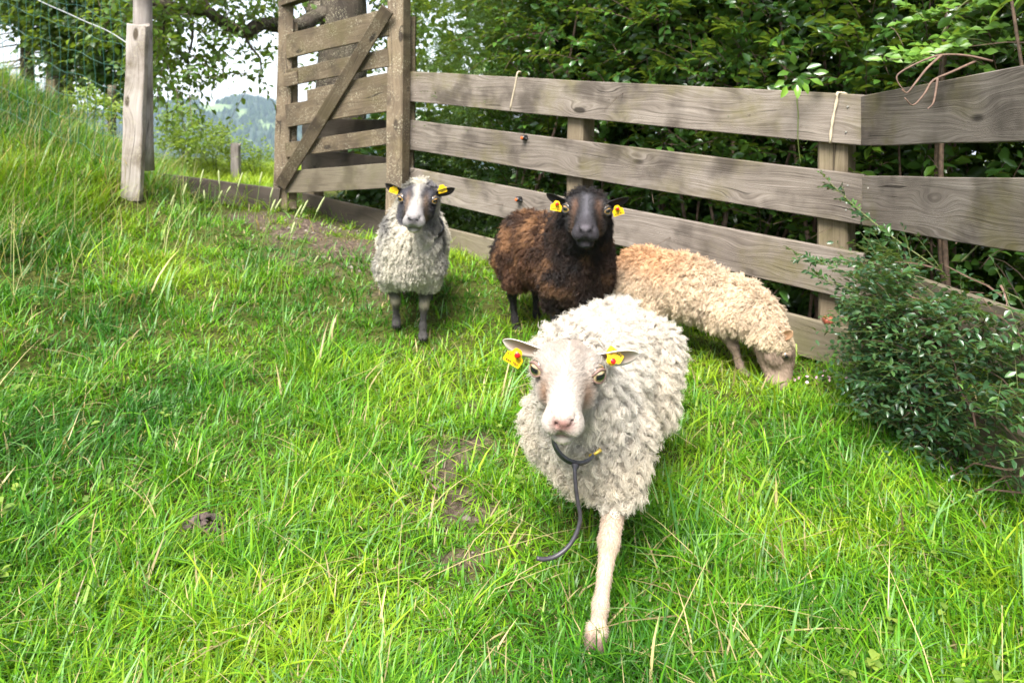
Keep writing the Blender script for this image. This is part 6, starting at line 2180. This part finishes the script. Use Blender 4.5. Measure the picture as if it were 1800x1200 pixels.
# loose straw stalks lying in the turf and standing thin stems on the bank
n = 420
x, y = field(n, r, pw=1.9)
kp = fence_side(x, y) < 0
x, y = x[kp], y[kp]; n = len(x)
o = blades('dry_stalks', x, y, 0.07 + 0.15 * r.random(n), 0.0016 + 0.0012 * r.random(n), r.random(n) * 2 * PI, r.normal(0.7, 0.5, n), np.abs(r.normal(0.8, 0.6, n)), STRAW * (0.8 + 0.5 * r.random((n, 1))))
tag(o, 'pale dry stalks scattered through the turf', 'dry grass', kind='stuff')
n = 420
y = r.uniform(2.6, 6.2, n); x = -y * r.uniform(0.46, 0.95, n)
kp = x < -1.5
x, y = x[kp], y[kp]; n = len(x)
o = blades('seed_stems', x, y, 0.25 + 0.28 * r.random(n), 0.0022 + 0.001 * r.random(n), r.random(n) * 2 * PI, r.normal(0.15, 0.25, n), np.abs(r.normal(0.25, 0.25, n)), np.array([0.34, 0.33, 0.13]) * (0.7 + 0.6 * r.random((n, 1))))
tag(o, 'thin seeding stems standing above the bank grass', 'grass stems', kind='stuff')

# flowering timothy stalks by the gateway, each a plant of its own
M_TIM = plain('pale_seed_head', (0.34, 0.38, 0.17), 0.8, noise=0.3, nscale=300, bump=0.8)
M_TSTEM = plain('green_stalk', (0.16, 0.24, 0.05), 0.6)
TIM = [(296, 470, 300, 362, 3.6, 20), (318, 480, 322, 344, 3.6, 22), (350, 470, 352, 322, 3.7, 24), (388, 460, 386, 325, 3.7, 26), (360, 455, 360, 350, 3.8, 16), (372, 450, 384, 350, 3.8, 16), (372, 460, 398, 340, 3.8, 14),
       (404, 450, 418, 330, 3.8, 28), (455, 440, 456, 322, 3.9, 20), (474, 440, 475, 348, 3.9, 18), (440, 520, 484, 368, 3.3, 20), (455, 530, 476, 372, 3.3, 22), (470, 540, 518, 384, 3.2, 26), (480, 550, 528, 378, 3.2, 28), (500, 550, 556, 374, 3.2, 30), (505, 690, 512, 412, 2.6, 22), (330, 430, 336, 378, 3.9, 16), (540, 500, 552, 462, 3.3, 14)]
ORD = ['leftmost', 'second', 'third', 'fourth', 'fifth', 'sixth', 'seventh', 'eighth', 'ninth', 'tenth', 'eleventh', 'twelfth', 'thirteenth', 'fourteenth', 'fifteenth', 'sixteenth', 'seventeenth', 'rightmost']
TIM.sort(key=lambda a: a[2])
for k, (x0, y0, x1, y1, Y, hl) in enumerate(TIM):
    pose = 'upright' if abs(x1 - x0) < 12 else 'right leaning'
    rank = ORD[k] if k in (0, 17) else ORD[k] + ' from left'
    b, t_ = at(x0, y0, Y), at(x1, y1, Y - 0.03)
    b.z = gz(b.x, b.y) - 0.02
    e = empty('timothy_stalk', b, '%s grass stalk with pale seed head, %s of those by the gateway' % (pose, rank), 'grass stalk', 'flowering grass stalks near the gateway')
    v = t_ - b
    side = Vector((0.06, 0, 0)) * (1 if x1 > x0 else -0.3)
    p = smooth_path([Vector((0, 0, 0)), v * 0.5 - side * 0.4, v * 0.85 - side * 0.1, v], 12)
    MB().add(*tube(p, np.linspace(0.0022, 0.0013, 12), 4)).build('stem', M_TSTEM, e, True)
    d = Vector(p[-1] - p[-3]).normalized()
    L_ = hl / F * Y
    q = [Vector(p[-1]) + d * L_ * f + side * 0.15 * f for f in (0, .12, .5, .85, 1)]
    MB().add(*tube(q, [0.002, 0.0046, 0.005, 0.0042, 0.0015], 7)).build('seed_head', M_TIM, e, True)

# short dead bits lying on the worn spots
n = 5200
x = r.uniform(-1.3, 0.3, n); y = r.uniform(1.45, 4.6, n)
kp = r.random(n) < dirt_mask(x, y) * 0.8
x, y = x[kp], y[kp]; n = len(x)
o = blades('dead_litter', x, y, 0.02 + 0.04 * r.random(n), 0.002 + 0.002 * r.random(n), r.random(n) * 2 * PI, r.normal(1.2, 0.5, n), np.abs(r.normal(0.6, 0.4, n)), np.array([0.30, 0.23, 0.12]) * (0.4 + 0.9 * r.random((n, 1))))
tag(o, 'dead grass litter on the worn soil', 'litter', kind='stuff')

# broad weeds in the turf
n = 700
x, y = field(n, r, pw=1.7)
kp = (fence_side(x, y) < 0) & (n2(x, y, 1.3, 51) > 0.45)
x, y = x[kp], y[kp]
WP, WD, WN, WL, WW = [], [], [], [], []
for a, b in zip(x, y):
    z = gz(a, b)
    s = r.uniform(0.012, 0.026)
    for q in range(r.integers(3, 7)):
        az = r.random() * 2 * PI
        WP.append((a, b, z + r.uniform(0.02, 0.06))); WD.append((math.cos(az), math.sin(az), 0.25)); WN.append((r.normal(0, .3), r.normal(0, .3), 1)); WL.append(s); WW.append(s * 0.62)
WP, WD, WN, WL, WW = (np.array(v, float) for v in (WP, WD, WN, WL, WW))
o = leaf_cloud('weeds', WP, WD, WN, WL, WW, np.clip(r.normal(0.55, 0.2, len(WP)), 0, 1), M_BUSH, None)
tag(o, 'low broad leaved weeds growing in the turf', 'weeds')

# stones and clods on the bare ground
M_STONE = plain('grey_pebble', (0.20, 0.17, 0.14), 0.9, noise=0.35, nscale=50)
n = 1500
x = r.uniform(-2.2, 0.2, n); y = r.uniform(1.5, 5.2, n)
kp = r.random(n) < dirt_mask(x, y) * 1.0
x, y = x[kp], y[kp]; n = len(x)
z = ground_z(x, y)
s = 0.004 + 0.012 * r.random(n) ** 3
oct_v = np.array([(1, 0, 0), (-1, 0, 0), (0, 1, 0), (0, -1, 0), (0, 0, .7), (0, 0, -.7)])
oct_t = np.array([(0, 2, 4), (2, 1, 4), (1, 3, 4), (3, 0, 4), (2, 0, 5), (1, 2, 5), (3, 1, 5), (0, 3, 5)])
V = np.stack([x, y, z], 1)[:, None] + oct_v[None] * s[:, None, None] * r.uniform(0.6, 1.3, (n, 6, 1))
o = link('gravel', mesh_np('gravel', V.reshape(-1, 3), None, ((np.arange(n) * 6)[:, None, None] + oct_t[None]).reshape(-1, 3), M_STONE))
tag(o, 'small stones strewn over the bare soil before the gate', 'gravel', kind='stuff')
# ------------------------------------------------------------------ small things
p0, p1 = at(718, 833, 2.0), at(768, 893, 1.86)
for p in (p0, p1): p.z = gz(p.x, p.y) + 0.022
tag(MB().add(*tube(smooth_path([p0, p0.lerp(p1, .4) + Vector((0.006, 0, .006)), p0.lerp(p1, .7), p1], 10), np.linspace(0.0055, 0.003, 10), 6)).build('dry_stick', M_DEADTWIG, None, True), 'grey brown stick lying on the worn patch of turf', 'stick')

# molehill crumbs
mc = Vector((-0.78, 1.72, gz(-0.78, 1.72)))
mh = empty('molehill', mc, 'small heap of dark crumbly soil in the grass at lower left', 'molehill')
M_CLOD = plain('dark_clod', (0.075, 0.052, 0.045), 0.95, noise=0.5, nscale=90, bump=0.8)
mb = MB()
rr = np.random.default_rng(9)
for k in range(90):
    a = rr.normal(0, 0.024, 2)
    s = rr.uniform(0.004, 0.012)
    mb.add(oct_v * s * rr.uniform(0.7, 1.3, (6, 1)) + np.array([a[0], a[1], 0.035 * math.exp(-(a @ a) / 0.0012)]), None, oct_t)
tag(mb.build('crumbs', M_CLOD, mh), kind='stuff')

# apple left on the lowest board at the corner
ap = on_fence(1457, 563, 0.004)
M_APPLEF = plain('red_apple_skin', (0.34, 0.10, 0.06), 0.4, noise=0.6, nscale=45)
ang = np.linspace(0, PI, 11)
prof = [(0.021 * math.sin(t) * (1 + 0.12 * math.cos(t)), 0.019 * math.cos(t) - 0.006 * math.exp(-(math.sin(t) / .25) ** 2) * math.cos(t)) for t in ang]
nV = 16
V = [(a * math.cos(2 * PI * j / nV), a * math.sin(2 * PI * j / nV), b) for a, b in prof for j in range(nV)]
Q = [(i * nV + j, (i + 1) * nV + j, (i + 1) * nV + (j + 1) % nV, i * nV + (j + 1) % nV) for i in range(10) for j in range(nV)]
apz = B_LONG[3][3] + 0.012
apo = link('apple', mesh_np('apple', V, Q, None, M_APPLEF, True), None, (ap.x, ap.y + 0.012, ap.z - 0.004))
tag(apo, 'small reddish apple lodged on the lowest board at the corner post', 'apple')
MB().add(*tube([(0, 0, 0.016), (0.002, 0, 0.03)], 0.0015, 5)).build('apple_stalk', M_TWIG, apo)

# fallen petals by the foot of the corner
M_PETAL = plain('pink_petal', (0.62, 0.36, 0.46), 0.6)
pe = empty('fallen_petals', (1.115, 2.46, gz(1.115, 2.46)), 'scatter of pale pink petals in the grass at the foot of the corner', 'petals')
pv = rr.normal(0, 1, (18, 2)) * np.array([0.05, 0.035])
mb = MB()
for a in pv:
    d = norm(rr.normal(0, 1, 3)); n_ = norm(np.cross(d, rr.normal(0, 1, 3)))
    X, Y_, Z = leaf_frames(d[None], n_[None])
    mb.add((NV[:, 0:1] * X + NV[:, 1:2] * Y_) * 0.014 + np.array([a[0], a[1], 0.035 + 0.02 * rr.random()]), None, NT)
tag(mb.build('petals', M_PETAL, pe), kind='stuff')

# pale garden chair seen through the gap of the long fence
M_CHAIR = plain('pale_chair_plastic', (0.46, 0.47, 0.50), 0.45)
ch_ = empty('garden_chair', (-0.27, 5.45, -0.62), 'pale plastic garden chair seen through the low gap of the long fence', 'chair')


def slab(name, p, sx, sy, sz, tilt=0, parent=None):
    V = [(x * sx / 2, y * sy / 2, z * sz / 2) for x in (-1, 1) for y in (-1, 1) for z in (-1, 1)]
    me = mesh_np(name, V, [(0, 1, 3, 2), (4, 6, 7, 5), (0, 4, 5, 1), (2, 3, 7, 6), (0, 2, 6, 4), (1, 5, 7, 3)], None, M_CHAIR)
    o = link(name, me, parent, p, (tilt, 0, 0))
    bv = o.modifiers.new('bevel', 'BEVEL'); bv.width = 0.012; bv.segments = 2
    return o


ch_.rotation_euler = (0, 0, 0.5)
slab('seat', (0, 0, 0.42), 0.46, 0.44, 0.035, 0, ch_)
slab('backrest', (0, 0.25, 0.68), 0.42, 0.03, 0.46, -0.28, ch_)
for sx in (-1, 1):
    slab('armrest', (sx * 0.24, 0.0, 0.62), 0.05, 0.42, 0.025, 0, ch_)
    for sy in (-1, 1):
        slab('leg', (sx * 0.20, sy * 0.18, 0.20), 0.045, 0.045, 0.42, 0, ch_)
